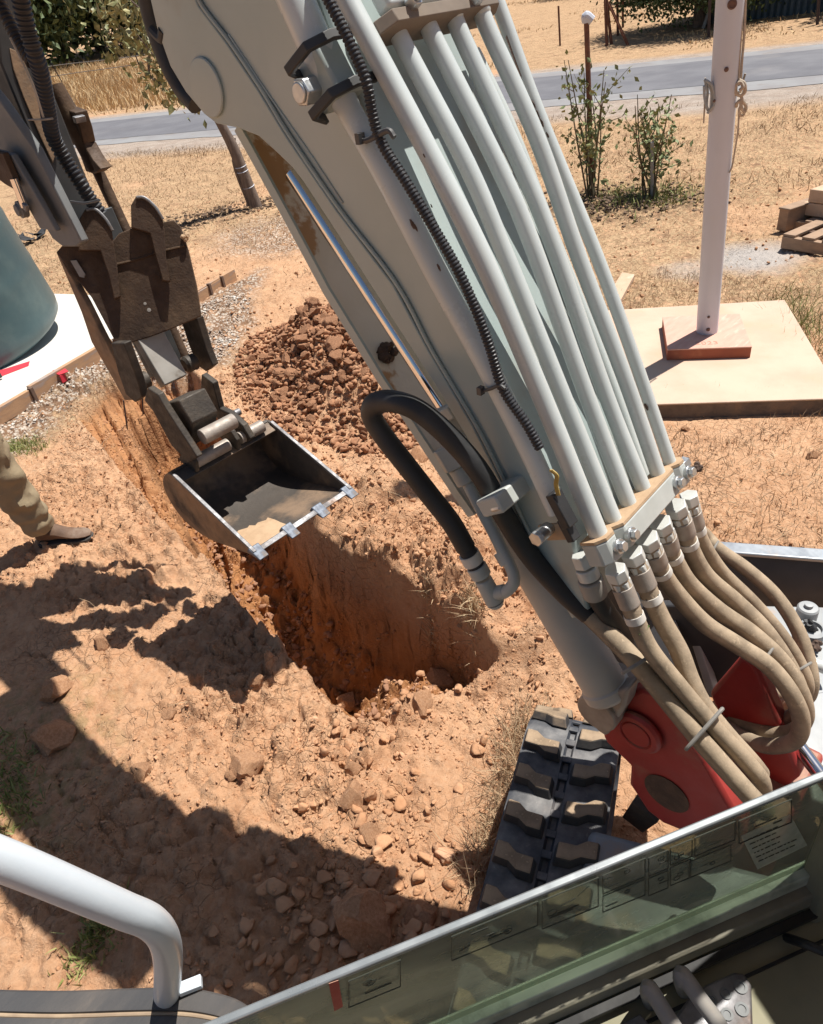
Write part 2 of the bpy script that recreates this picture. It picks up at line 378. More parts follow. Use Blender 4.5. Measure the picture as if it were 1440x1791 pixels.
xs = axis_steps([(-260, -12, 30, 2), (-12, -.9, 1.2, .05), (-.9, 2.7, .0095, .0095), (2.7, 7.5, .022, .04), (7.5, 22, .08, .35), (22, 60, .4, 2), (60, 320, 3, 30)])
ys = axis_steps([(-220, -6, 30, 1.5), (-6, .3, 1, .03), (.3, 4.2, .0095, .0095), (4.2, 8.5, .022, .04), (8.5, 26, .08, .4), (26, 70, .5, 2), (70, 420, 3, 30)])
GX, GY = np.meshgrid(xs, ys, indexing='ij'); nx, ny = GX.shape
GZ, F = fields(GX.ravel(), GY.ravel()); gx = GX.ravel(); gy = GY.ravel()
co = np.stack([gx, gy, GZ], 1)
wm = sstep(-.03, .02, F['sd']) * (1 - sstep(.10, .22, F['sd'])) * sstep(.05, .15, -GZ)
co[:, 0] += wm * (.085 * fbm(gy, GZ, 7, 4, 801) + .03 * fbm(gy, GZ, 26, 3, 803)); co[:, 1] += wm * (.06 * fbm(gx, GZ, 9, 4, 805) + .02 * fbm(gx, GZ, 28, 2, 807))
nm = (F['dist'] < 7) * (1 - wm); co[:, 0] += nm * .010 * fbm(gx, gy, 33, 3, 811); co[:, 1] += nm * .010 * fbm(gx, gy, 33, 3, 813)
# sideways jitter on the dug surfaces makes overhanging crumbs
me = bpy.data.meshes.new('ground'); me.vertices.add(len(co)); me.vertices.foreach_set('co', co.ravel())
I, J = np.meshgrid(np.arange(nx - 1), np.arange(ny - 1), indexing='ij'); a = (I * ny + J).ravel()
q = np.stack([a, a + ny, a + ny + 1, a + 1], 1); nq = len(q)
me.loops.add(nq * 4); me.loops.foreach_set('vertex_index', q.ravel()); me.polygons.add(nq)
me.polygons.foreach_set('loop_start', np.arange(nq) * 4); me.polygons.foreach_set('loop_total', np.full(nq, 4))
me.polygons.foreach_set('use_smooth', np.ones(nq, bool)); me.update(calc_edges=True)
# zone masks (what the soil is made of, not how it is lit)
def wr(name, arr):
    at = me.attributes.new(name, 'FLOAT', 'POINT'); at.data.foreach_set('value', np.clip(arr, 0, 1).astype(np.float32))
s_, t_, d_, sd_, rr_ = F['s'], F['t'], F['dist'], F['sd'], F['rr']
sub = np.maximum(sstep(0, .06, sd_), .8 * sstep(0, .03, poly_sd(gx, gy, TERR)))                                            # fresh subsoil inside the trench
nz1 = fbm(gx, gy, .55, 4, 101); nz2 = fbm(gx, gy, 2.2, 4, 102)
straw = sstep(-.08, .10, nz1 + .25 * nz2 + .17 * sstep(3.0, 5.3, s_) - .35 * (1 - sstep(2.1, 3.5, s_)))
straw *= (1 - sstep(-.35, -.05, sd_)) * (1 - sstep(1.25, 1.0, rr_) * 0 - (rr_ < 1.15) * .9)
straw = np.maximum(straw, .9 * sstep(S1 + .8, S1 + 3, s_))
straw = np.maximum(straw, (.35 + .6 * sstep(-.1, .12, fbm(gx, gy, .9, 3, 130))) * sstep(4.8, 7.5, s_) * (1 - sstep(S0 - 3, S0 - 2, s_)))
# bare orange patches of the middle yard
def blob(px, py, rx, soft=.5):
    c = onZ(px, py); d = np.hypot(gx - c[0], gy - c[1]) / rx; return 1 - sstep(1 - soft, 1 + soft, d + .5 * fbm(gx, gy, 2.5, 3, 110))
bare = np.maximum.reduce([blob(480, 500, 1.5), blob(650, 790, .7), blob(420, 450, 1.0)])
straw *= 1 - .85 * bare
grav = sstep(-.12, .1, poly_sd(gx, gy, GRAVEL) + .25 * fbm(gx, gy, 2.2, 3, 120))
grav = np.maximum(grav, blob(490, 408, .8, .35) * .8 * (np.abs(fbm(gx, gy, 1.5, 3, 9)) < .4))
ash = np.maximum(blob(1320, 452, .35, .5), blob(1210, 470, .25, .5) * .5)
should = sstep(S0 - 3.4, S0 - 2.2, s_ + .9 * fbm(gx, gy, .5, 4, 121)) * (1 - sstep(S1 + .4, S1 + 1.3, s_ + .5 * fbm(gx, gy, .6, 4, 122)))
weed = np.maximum.reduce([blob(20, 1330, .35, .7), blob(40, 1420, .25, .7), blob(1060, 345, .55), blob(1150, 338, .55)])
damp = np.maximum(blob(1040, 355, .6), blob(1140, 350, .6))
red = sstep(-.15, .25, fbm(gx, gy, .35, 3, 140) + .25 * (1 - sstep(1, 3.5, s_)))
for n_, a_ in (('sub', sub), ('straw', straw), ('grav', grav), ('ash', ash), ('should', should), ('weed', weed), ('damp', damp), ('redness', red)): wr(n_, a_)
m = bpy.data.materials.new('yard_soil'); m.use_nodes = True; N = m.node_tree; L = N.links; b = N.nodes['Principled BSDF']
def nd(t, **k):
    n = N.nodes.new(t)
    for kk, vv in k.items(): setattr(n, kk, vv)
    return n
tc = nd('ShaderNodeNewGeometry')
def noi(s, d=8, r=.62, dist=0.0):
    n = nd('ShaderNodeTexNoise'); n.inputs['Scale'].default_value = s; n.inputs['Detail'].default_value = d; n.inputs['Roughness'].default_value = r; n.inputs['Distortion'].default_value = dist
    L.new(tc.outputs['Position'], n.inputs['Vector']); return n.outputs[0]
def mrg(o, a_, b_, c=0., d=1.):
    n = nd('ShaderNodeMapRange'); n.interpolation_type = 'SMOOTHSTEP'
    for i, v in zip((1, 2, 3, 4), (a_, b_, c, d)): n.inputs[i].default_value = v
    L.new(o, n.inputs[0]); return n.outputs[0]
def mx(f, a_, b_):
    n = nd('ShaderNodeMix', data_type='RGBA')
    L.new(f, n.inputs[0]) if hasattr(f, 'is_output') else setattr(n.inputs[0], 'default_value', f)
    for i, v in ((6, a_), (7, b_)):
        L.new(v, n.inputs[i]) if hasattr(v, 'is_output') else setattr(n.inputs[i], 'default_value', (*v, 1))
    return n.outputs[2]
def mth(op, a_, b_):
    n = nd('ShaderNodeMath', operation=op)
    for i, v in ((0, a_), (1, b_)):
        L.new(v, n.inputs[i]) if hasattr(v, 'is_output') else setattr(n.inputs[i], 'default_value', v)
    return n.outputs[0]
def att(nm): n = nd('ShaderNodeAttribute', attribute_name=nm); return n.outputs['Fac']
col = mx(mrg(noi(1.6), .35, .65), (.54, .305, .17), (.64, .40, .24))
col = mx(mrg(noi(9, 10), .45, .7), col, (.41, .21, .11))
col = mx(mth('MULTIPLY', mrg(noi(40, 6), .5, .75), .6), col, (.68, .49, .34))
def vor(s, feat='F1'):
    n = nd('ShaderNodeTexVoronoi', feature=feat); n.inputs['Scale'].default_value = s; L.new(dv_.outputs[0], n.inputs['Vector']); return n
dn_ = nd('ShaderNodeTexNoise'); dn_.inputs['Scale'].default_value = 14; dn_.inputs['Detail'].default_value = 4; L.new(tc.outputs['Position'], dn_.inputs['Vector'])
dm_ = nd('ShaderNodeVectorMath', operation='SCALE'); dm_.inputs['Scale'].default_value = .05; L.new(dn_.outputs['Color'], dm_.inputs[0])
dv_ = nd('ShaderNodeVectorMath', operation='ADD'); L.new(tc.outputs['Position'], dv_.inputs[0]); L.new(dm_.outputs[0], dv_.inputs[1])
v1, v2, v3 = vor(34), vor(85), vor(20, 'DISTANCE_TO_EDGE')
sc1 = nd('ShaderNodeSeparateColor'); L.new(v1.outputs['Color'], sc1.inputs[0]); sc2 = nd('ShaderNodeSeparateColor'); L.new(v2.outputs['Color'], sc2.inputs[0])
col = mx(mth('MULTIPLY', sc1.outputs[0], .35), col, (.34, .185, .105)); col = mx(mth('MULTIPLY', sc2.outputs[1], .35), col, (.68, .47, .31))
col = mx(mth('MULTIPLY', mrg(noi(65, 5, .8), .56, .68), .55), col, (.28, .15, .085))
col = mx(mth('MULTIPLY', att('redness'), .35), col, (.50, .265, .145))
st = mx(mrg(noi(30, 8, .7, 1.0), .38, .62), (.52, .37, .22), (.29, .175, .10))
st = mx(mrg(noi(5, 6), .5, .75), st, (.22, .125, .075))
col = mx(mth('MULTIPLY', att('straw'), mrg(noi(18, 8, .7), .33, .52)), col, st)
sb = mx(mrg(noi(6, 8), .4, .65), (.42, .20, .085), (.33, .15, .065))
col = mx(att('sub'), col, sb)
vo = nd('ShaderNodeTexVoronoi'); vo.inputs['Scale'].default_value = 38; L.new(tc.outputs['Position'], vo.inputs['Vector'])
sp = nd('ShaderNodeSeparateColor'); L.new(vo.outputs['Color'], sp.inputs[0])
gr = mx(sp.outputs[0], (.36, .27, .20), (.62, .55, .47)); gr = mx(mrg(vo.outputs['Distance'], .35, .6), gr, (.22, .13, .08))
col = mx(mth('MULTIPLY', att('grav'), mrg(noi(7, 6), .3, .5)), col, gr)
col = mx(att('ash'), col, (.42, .38, .35))
sh = mx(mrg(noi(3, 8), .4, .65), (.33, .27, .23), (.44, .38, .33)); sh = mx(mrg(noi(60, 5), .5, .7), sh, (.22, .18, .16))
col = mx(mth('MULTIPLY', att('should'), .92), col, sh)
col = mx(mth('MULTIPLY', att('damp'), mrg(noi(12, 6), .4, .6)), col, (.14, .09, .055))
col = mx(mth('MULTIPLY', mth('MULTIPLY', att('weed'), .5), mrg(noi(16, 6), .45, .6)), col, (.16, .17, .06))
L.new(col, b.inputs['Base Color']); b.inputs['Roughness'].default_value = .95; b.inputs['Specular IOR Level'].default_value = .15
bn = nd('ShaderNodeBump'); bn.inputs['Distance'].default_value = .016; bn.inputs['Strength'].default_value = .9
h1 = mth('ADD', noi(24, 12, .78), mth('MULTIPLY', noi(120, 5, .75), .35))
cl1 = mth('MULTIPLY', mth('SUBTRACT', .6, v1.outputs['Distance']), mth('MULTIPLY', sc1.outputs[1], 1.3)); cl2 = mth('MULTIPLY', mth('SUBTRACT', .6, v2.outputs['Distance']), mth('MULTIPLY', sc2.outputs[0], .7))
gate = mrg(noi(3.0, 6), .38, .6, .15, 1.0)
ck = mth('MULTIPLY', mrg(v3.outputs['Distance'], .0, .05, -.5, 0.), mrg(noi(2.1, 4), .45, .6))
L.new(mth('ADD', mth('ADD', h1, mth('MULTIPLY', mth('ADD', cl1, cl2), gate)), ck), bn.inputs['Height'])
L.new(bn.outputs[0], b.inputs['Normal'])
me.materials.append(m); MATS['yard_soil'] = m
g_ob = bpy.data.objects.new('ground', me); scene.collection.objects.link(g_ob); g_ob['kind'] = 'structure'

# ------------------------------------------------------------------ road (flush sheet over the lowered strip)
def strip(name, s0, s1, z, m_, t0=-140, t1=260, jag=0.0, k=0, crown=0.0):
    ts = np.concatenate([np.arange(t0, -20, 4), np.arange(-20, 45, .25), np.arange(45, t1, 4)]); w_ = np.linspace(0, 1, 7)
    vs = []
    for t in ts:
        a_ = s0 + jag * float(fbm(np.array([t]), np.array([0.]), .8, 4, k)[0]); b2 = s1 + jag * float(fbm(np.array([t]), np.array([9.]), .8, 4, k + 3)[0])
        for f in w_:
            s = a_ + (b2 - a_) * f; p = ROADN * s + ROADT * t; vs.append((p[0], p[1], z + crown * (1 - (2 * f - 1) ** 2)))
    n = len(ts); mb = MB(); mb.add(vs, [(i * 7 + j, i * 7 + j + 1, (i + 1) * 7 + j + 1, (i + 1) * 7 + j) for i in range(n - 1) for j in range(6)])
    o = mb.build(name, m_, None, origin=(0, 0, 0)); o['kind'] = 'structure'
    if o.data.polygons[0].normal.z < 0: o.data.flip_normals()
    return o
mat('asphalt', (.115, .115, .13), (.15, .15, .165), .8, .8, .95, c3=(.2, .19, .19), s3=.35, t3=(.55, .75), bump=.003, bscale=60)
mat('road_edge', (.25, .25, .255), (.21, .20, .205), .9, .85, .95, c3=(.2, .17, .15), s3=1.2, t3=(.55, .7), bump=.004, bscale=40)
strip('road_shoulder', S0 - 1.0, S1 + .05, .0, 'road_edge', jag=.5, k=200)
strip('road', S0, S1 - .95, .005, 'asphalt', jag=.12, k=210, crown=.05)
# ================================================================== MINI EXCAVATOR
XR = V(1, 0, 0)
EX = thing('mini_excavator', 'white and red mini excavator with its boom reaching over the trench', 'excavator', (1.0, .2, 0))
XB, XB2 = .80, 1.07                                   # left and right face of the boom
def yz(L, X): return [V(X, a, b_) for a, b_ in L]

# ---- boom: side outline traced on its left face, extruded to real width
lo_edge = [(262, -30), (280, 50), (303, 115), (330, 160), (362, 198), (384, 215), (420, 222), (458, 237), (489, 265), (517, 292), (536, 317), (580, 384), (663, 512), (764, 669), (800, 728), (870, 845), (930, 960), (1000, 1085)]
up_edge = [(1030, 1075), (1018, 1010), (1000, 930), (948, 800), (860, 625), (760, 430), (655, 215), (598, 95), (556, -30)]
pl = [p[1:] for p in pts_on(XB, lo_edge)]; pu = [p[1:] for p in pts_on(XB, up_edge)]
top = [(pu[-1][0] + .07, pu[-1][1] + .09), (1.15, 2.31), (1.5, 2.42), (2.0, 2.45), (2.36, 2.36), (2.38, 2.24), (1.9, 2.24), (1.55, 2.19)]
side = [V(XB, *p) for p in pl + pu + top]
mb = MB(); mb.prism(side, XR * (XB2 - XB)); boom = mb.build('boom', 'boom_paint', EX, bevel=.006)
mb = MB(); mb.prism([onX(a, b_, 1.06) for a, b_ in [(960, 960), (1040, 940), (1100, 1040), (1160, 1180), (1200, 1280), (1130, 1300), (1060, 1160)]], XR * .05); mb.build('boom_foot', 'blade_and_shade_paint', EX, bevel=.006)  # near-black colour stands in for the shade behind the hoses
# flange strip welded along the lower edge of the side, and the weld line
fl_o = [(335, -30), (352, 10), (400, 73), (455, 155), (504, 236), (594, 368), (692, 497), (755, 615), (830, 742), (880, 840), (925, 935)]
fl_i = [(262, -30), (280, 50), (303, 115), (330, 160), (362, 198), (384, 215), (420, 222), (458, 237), (489, 265), (517, 292), (536, 317), (580, 384), (663, 512), (764, 669), (800, 728), (870, 845), (915, 930)]
mb = MB(); A = pts_on(XB, fl_i) + pts_on(XB, fl_o)[::-1]; mb.prism(A, XR * -.006); mb.build('side_flange', 'boom_paint', EX, bevel=.002)
mb = MB(); mb.tube(pts_on(XB - .004, [(a + 2, b_) for a, b_ in fl_o]), .0035, 8); mb.build('weld_seam', 'boom_paint', EX)
mb = MB(); mb.tube(pts_on(XB - .001, [(400, 60), (470, 165), (540, 265), (600, 355)]), .002, 6); mb.build('weld_seam', 'boom_paint', EX)
c = onX(369, 152, XB); mb = MB(); mb.lathe(c - XR * .004, -XR, [(.040, 0), (.045, .002), (.046, .006), (.044, .008), (.036, .0085), (.002, .0085)]); mb.build('pin_boss', 'boom_paint', EX)
# dark hose bundle and hook under the boom's knee
mb = MB(); mb.tube([onX(*p, .86) for p in [(255, -30), (268, 30), (290, 95), (318, 150), (345, 182)]], .020, 12); mb.build('hose', 'black_rubber', EX)
mb = MB(); mb.tube([onX(*p, .90) for p in [(262, -30), (280, 40), (305, 100), (338, 168)]], .017, 12); mb.build('hose', 'black_rubber', EX)
mb = MB(); mb.tube([onX(*p, .80) for p in [(268, 52), (283, 66), (287, 52)]], .010, 10); mb.build('hose_clip', 'black_rubber', EX)
# ---- cylinder guard: channel below the boom, its lit inside facing up to the cab
g_l = [(415, 228), (440, 272), (503, 387), (570, 512), (618, 590), (666, 669), (711, 735), (794, 862), (822, 902)]   # near rim
g_r = [(470, 262), (505, 300), (545, 368), (600, 455), (655, 540), (720, 640), (790, 752), (850, 850)]
rim = pts_on(.84, g_l); bk = [onX(a, b_, 1.03) for a, b_ in g_r]
back = [r_ + XR * .19 for r_ in rim]
mb = MB(); n = len(rim)
nrmv = nrm(np.cross(rim[-1] - rim[0], XR)); nrmv = nrmv if nrmv[1] < 0 else -nrmv   # towards the boom / operator
o_ = nrmv * -.006
vs = rim + back + [p + o_ for p in rim] + [p + o_ for p in back]
fs = [(i, i + 1, n + i + 1, n + i) for i in range(n - 1)] + [(2 * n + i, 3 * n + i, 3 * n + i + 1, 2 * n + i + 1) for i in range(n - 1)]
fs += [(i, 2 * n + i, 2 * n + i + 1, i + 1) for i in range(n - 1)] + [(n + i, n + i + 1, 3 * n + i + 1, 3 * n + i) for i in range(n - 1)]
fs += [(0, n, 3 * n, 2 * n), (n - 1, 3 * n - 1, 4 * n - 1, 2 * n - 1)]
mb.add(vs, fs); guard = mb.build('cylinder_guard', 'guard_inside', EX, smooth=True)
mb = MB()
for i in range(n - 1):                                # near flange of the channel
    a, b_ = rim[i], rim[i + 1]
    mb.add([a, b_, b_ + nrmv * .022, a + nrmv * .022, a - XR * .006, b_ - XR * .006, b_ + nrmv * .022 - XR * .006, a + nrmv * .022 - XR * .006],
           [(0, 1, 2, 3), (7, 6, 5, 4), (3, 2, 6, 7), (0, 4, 5, 1)])
mb.build('guard_rim', 'boom_paint', EX)
def clump(c, r, k, name, m_, parent, n_=6):
    mb = MB(); rr = random.Random(k)
    for i in range(n_):
        d = V(rr.uniform(-1, 1), rr.uniform(-1, 1), rr.uniform(-1, 1)) * r * .7
        ico = ICO2[0] * (r * rr.uniform(.4, .75)) * (1 + .25 * np.array([rr.uniform(-1, 1) for _ in range(len(ICO2[0]))]))[:, None]
        mb.add(ico + np.array(c) + d, ICO2[1])
    return mb.build(name, m_, parent, smooth=False)
def icosphere(sub):
    import bmesh
    bm = bmesh.new(); bmesh.ops.create_icosphere(bm, subdivisions=sub, radius=1.0)
    v = np.array([p.co[:] for p in bm.verts]); f = [tuple(q.index for q in p.verts) for p in bm.faces]; bm.free(); return v, f
ICO1 = icosphere(1); ICO2 = icosphere(2); ICO3 = icosphere(3)
def guard_pt(px, py): return onPlane(px, py, rim[4], nrmv)
clump(guard_pt(676, 618) + nrmv * .006, .017, 5, 'mud_lump', 'mud', guard, 12)
clump(guard_pt(565, 400) + nrmv * .004, .008, 6, 'mud_lump', 'mud', guard, 6)
# ---- boom cylinder: rod, gland, barrel
ra, rb_ = onX(512, 302, .87), onX(775, 708, .87); bd = nrm(rb_ - ra)
mb = MB(); mb.cyl(ra, rb_ + bd * .02, .0155, seg=28); rod = mb.build('cylinder_rod', 'chrome', EX)
b0, b1 = onX(775, 708, .87), onX(1068, 1216, .88)
mb = MB(); dd = nrm(b1 - b0); Lb = np.linalg.norm(b1 - b0)
mb.lathe(b0, dd, [(.034, 0), (.037, .003), (.037, .05), (.033, .056), (.033, .062), (.043, .066), (.045, .09), (.046, Lb - .03), (.050, Lb - .026), (.050, Lb - .008), (.044, Lb), (.012, Lb + .004)], 40)
barrel = mb.build('boom_cylinder', 'cyl_paint', EX)
mb = MB(); mb.box(onX(785, 722, .84), nrm(np.cross(dd, XR)) * .026, XR * .018, dd * .012); mb.build('gland_lug', 'clamp_paint', barrel, bevel=.003)
# feed pipe on the cylinder with its hex union, elbow and looping hose
hx = onX(790, 795, .825); ph = dd
mb = MB(); mb.cyl(hx - ph * .02, hx + ph * .025, .030, seg=6); un = mb.build('hex_union', 'clamp_paint', EX, bevel=.002)
mb = MB(); mb.cyl(hx + ph * .026, hx + ph * .06, .021, seg=20); mb.build('union_collar', 'clamp_paint', EX, bevel=.002)
fp = [hx + ph * .05] + [onX(a, b_, X) for a, b_, X in [(836, 880, .81), (862, 928, .80), (884, 972, .79), (897, 1000, .785), (899, 1018, .78), (889, 1032, .772), (876, 1038, .768)]]
mb = MB(); mb.tube(fp, .0115, 16); mb.build('feed_pipe', 'clamp_paint', EX)
mb = MB(); mb.cyl(onX(876, 964, .793), onX(889, 985, .789), .015); mb.build('pipe_ferrule', 'clamp_paint', EX, bevel=.001)
e0 = onX(866, 1052, .765); e1 = onX(845, 1013, .76)
mb = MB(); mb.cyl(e0, e1, .0185, .0165, 18); mb.cyl(e0 + nrm(e0 - e1) * .002, e0 + nrm(e0 - e1) * .012, .0185, .012, 18); mb.cyl(onX(862, 1038, .765), onX(884, 1034, .772), .014, seg=14); mb.build('elbow_fitting', 'clamp_paint', EX, bevel=.002)
lp = [(842, 1006, .76), (833, 990, .758), (815, 958, .752), (790, 915, .745), (755, 870, .735), (712, 815, .725), (668, 758, .715), (650, 725, .71), (657, 705, .71), (690, 702, .715), (735, 720, .725), (790, 768, .74), (842, 830, .755), (884, 905, .77), (930, 975, .785), (985, 1035, .80), (1030, 1075, .81)]
LP = [onX(*p) for p in lp]
loopr = [.017] * 8 + [.0185] * 2 + [.021] * 7
mb = MB(); mb.tube(LP[2:], .0185, 18, 10); mb.build('loop_hose', 'black_rubber', EX, label='thick black hose looping beside the boom cylinder')
mb = MB(); mb.tube(LP[:4], .0165, 18, 10); mb.build('hose_end', 'dusty_rubber', EX)
mb = MB(); mb.cyl(onX(829, 984, .757), onX(820, 968, .754), .0197, seg=24); mb.build('label_band', 'label_white', EX)
mb = MB(); mb.cyl(LP[0] + (LP[0] - LP[1]) * .1, LP[1], .0195, seg=18); mb.build('crimp_ferrule', 'clamp_paint', EX, bevel=.002)
# clamp holding the hose to the boom
ck = onX(905, 868, .745)
bx_ = nrm(np.cross(dd, XR)); 
mb = MB(); mb.box(onX(888, 862, .775), XR * .05, bx_ * .026, dd * .016); cl = mb.build('hose_clamp', 'clamp_paint', EX, bevel=.004)
mb = MB(); mb.cyl(onX(866, 888, .735), onX(866, 888, .735) + bx_ * .02 * (1 if bx_[1] < 0 else -1) - XR * 0, .012, seg=6); mb.build('bolt', 'steel_bolt', cl, bevel=.001)

# ---- hydraulic tubes on top of the boom
tb = [  # (points px, X, radius)
    ([(560, -90), (608, 0), (747, 260), (844, 450), (950, 698), (1048, 937)], .80, .0152),
    ([(690, 30), (700, 66), (817, 288), (886, 450), (988, 700), (1075, 912)], .856, .0133),
    ([(745, 25), (756, 60), (872, 290), (930, 425), (1026, 690), (1101, 883)], .912, .0133),
    ([(795, 22), (805, 56), (912, 290), (972, 440), (1060, 690), (1127, 858)], .968, .0133),
    ([(843, 16), (853, 48), (940, 242), (1013, 450), (1093, 660), (1152, 831)], 1.024, .0133),
    ([(825, 52), (835, 72), (895, 200), (965, 380), (1060, 620), (1138, 838)], 1.03, .0125),
    ([(862, -20), (884, 40), (940, 193), (1045, 450), (1110, 628), (1173, 811)], 1.085, .0115)]
TE = []
for i, (L_, X, r) in enumerate(tb):
    P = [onX(a, b_, X) for a, b_ in L_]
    if i == 5: P = [p - V(0, .0, .03) for p in P]
    mb = MB(); mb.tube(P, r, 20, 8); o = mb.build('hydraulic_tube', 'tube_paint', EX)
    TE.append((P[-1], nrm(P[-1] - P[-2])))
    if i == 6:
        for q in (.28, .33, .316):
            k_ = spline(P, 8); j = int(q * (len(k_) - 1)); mb2 = MB(); mb2.box(k_[j] - XR * r * .8 + V(0, 0, r * .5), V(.003, 0, .003), nrm(k_[j + 1] - k_[j]) * .014, V(.002, 0, -.002)); mb2.build('paint_chip', 'mud', o)
# flat bed under the tubes (the boom's top plate edge strips seen between them)
P0 = [onX(*p, .80) for p in [(640, 70), (1040, 925)]]
# tube along the side of the boom with its clamp block
P = [onX(a, b_, .775) for a, b_ in [(478, -90), (520, 5), (560, 95), (612, 195), (672, 300), (760, 470), (860, 655), (930, 795), (975, 895)]]
mb = MB(); mb.tube(P, [.026, .026, .026, .018, .018, .018, .017, .0165, .016], 20); mb.build('hydraulic_tube', 'tube_paint', EX, label='tube running down the side face of the boom')
P_ = spline(P, 8); tdn = nrm(P[3] - P[2]); sidev = nrm(np.cross(tdn, XR))
if sidev[1] > 0: sidev = -sidev                       # towards the operator
for (px, py) in ((556, 90), (597, 168)):
    c = onX(px, py, .768); mb = MB()
    prof = [c - sidev * .045 - XR * .010, c - sidev * .02 - XR * .052, c + sidev * .03 - XR * .045, c + sidev * .05 - XR * .01, c + sidev * .05 + XR * .03, c + sidev * .042 + XR * .03,
            c + sidev * .042 - XR * .006, c + sidev * .026 - XR * .036, c - sidev * .018 - XR * .043, c - sidev * .036 - XR * .008]
    mb.prism(prof, tdn * .014); mb.build('clamp_plate', 'arm_dark', EX, bevel=.002)
c = onX(542, 158, .745); mb = MB(); mb.cyl(c + XR * .03, c - XR * .018, .019, seg=6); mb.cyl(c - XR * .018, c - XR * .022, .014, seg=18); mb.build('bolt', 'steel_bolt', EX, bevel=.002)
c = onX(580, 130, .78); mb = MB(); mb.box(c, XR * .028, sidev * .028, tdn * .04); mb.build('clamp_block', 'boom_paint', EX, bevel=.006)
# corrugated wiring conduit along the tubes
cp = [(545, -60), (580, 10), (610, 70), (640, 140), (652, 200), (668, 250), (712, 320), (760, 400), (800, 470), (832, 540), (858, 610), (880, 680), (920, 740), (945, 785)]
mb = MB(); mb.tube([onX(a, b_, .757 + .0 * i) for i, (a, b_) in enumerate(cp)], .0072, 14, 10, ribs=.0055); mb.build('wiring_conduit', 'conduit', EX)
mb = MB(); mb.tube([onX(a, b_, .755) for a, b_ in [(632, 240), (640, 246), (662, 236), (680, 228), (690, 240)]], .004, 8); mb.box(onX(630, 242, .752), V(.006, 0, 0), V(0, .004, 0), V(0, 0, .007)); mb.build('cable_tie', 'cable_tie', EX)
mb = MB(); mb.tube([onX(a, b_, .752) for a, b_ in [(842, 684), (858, 680), (874, 674), (884, 680)]], .0028, 8); mb.box(onX(841, 683, .750), V(.005, 0, 0), V(0, .004, 0), V(0, 0, .006)); mb.build('cable_tie', 'cable_tie', EX)
mb = MB()
for k in range(3): mb.tube([onX(a + 2 * k, b_, .75) for a, b_ in [(962, 822), (972, 832), (971, 848), (975, 866)]], .0018, 6)
mb.build('wire', 'yellow_paint', EX)
mb = MB(); mb.box(onX(983, 890, .755), XR * .012, tdn * .03, np.cross(tdn, XR) * .008); mb.box(onX(995, 925, .76), XR * .01, tdn * .02, np.cross(tdn, XR) * .007); mb.build('wiring_connector', 'black_rubber', EX, bevel=.002)
# small bracket with bolt beside the connector
mb = MB(); mb.prism([onX(*p, .76) for p in [(940, 920), (978, 916), (984, 902), (1002, 944), (958, 946)]], XR * .006); mb.build('mount_bracket', 'dust_top', EX, bevel=.001)
c = onX(948, 934, .74); mb = MB(); mb.cyl(c + XR * .02, c - XR * .01, .0115, seg=14); mb.cyl(c - XR * .01, c - XR * .018, .013, seg=6); mb.build('bolt', 'steel_bolt', EX, bevel=.001)

for (px, py, X_, r_) in ((722, 392, .757, .006), (768, 468, .757, .004), (727, 398, .757, .004), (932, 184, 1.072, .006), (940, 200, 1.072, .005), (947, 214, 1.072, .005), (958, 236, 1.072, .003), (1131, 712, 1.072, .005), (742, 272, .785, .002), (755, 360, .785, .002)):
    c = onX(px, py, X_); q = ICO2[0] * V(.45, 1, 1) * r_ * .55 * (1 + .3 * np.random.default_rng(int(px)).uniform(-1, 1, (len(ICO2[0]), 1))); mb = MB(); mb.add(q * V(1, 1, 1) + np.outer(q @ tdn, tdn) * 1.6 + c, ICO2[1]); mb.build('paint_chip', 'mud', EX)
# ---- top bracket plate and white box behind it
q0, q1 = onX(672, 42, .845), onX(868, 16, 1.045)
td_ = nrm(onX(817, 288, .856) - onX(700, 66, .856)); nv = nrm(np.cross(XR, td_)); nv = nv if nv[2] > 0 else -nv
cc = (q0 + q1) / 2
prof = [cc + XR * a + nv * b_ for a, b_ in [(-.125, -.03), (-.135, .0), (-.115, .022), (.105, .022), (.12, .0), (.115, -.03)]]
mb = MB(); mb.prism([p - td_ * .009 for p in prof], td_ * .018); mb.build('tube_bracket', 'bracket_dusty', EX, bevel=.0015)
mb = MB(); mb.box(cc - td_ * .055 + nv * .004, XR * .11, nv * .014, td_ * .04); vb = mb.build('valve_block', 'tube_paint', EX, bevel=.006)
for (px, py) in ((718, 6), (828, -1)):
    c = onPlane(px, py, cc + nv * .02, nv); mb = MB(); mb.cyl(c, c + nv * .014, .012, seg=6); mb.cyl(c + nv * .014, c + nv * .02, .008, seg=12); mb.build('bolt', 'steel_bolt', vb, bevel=.001)

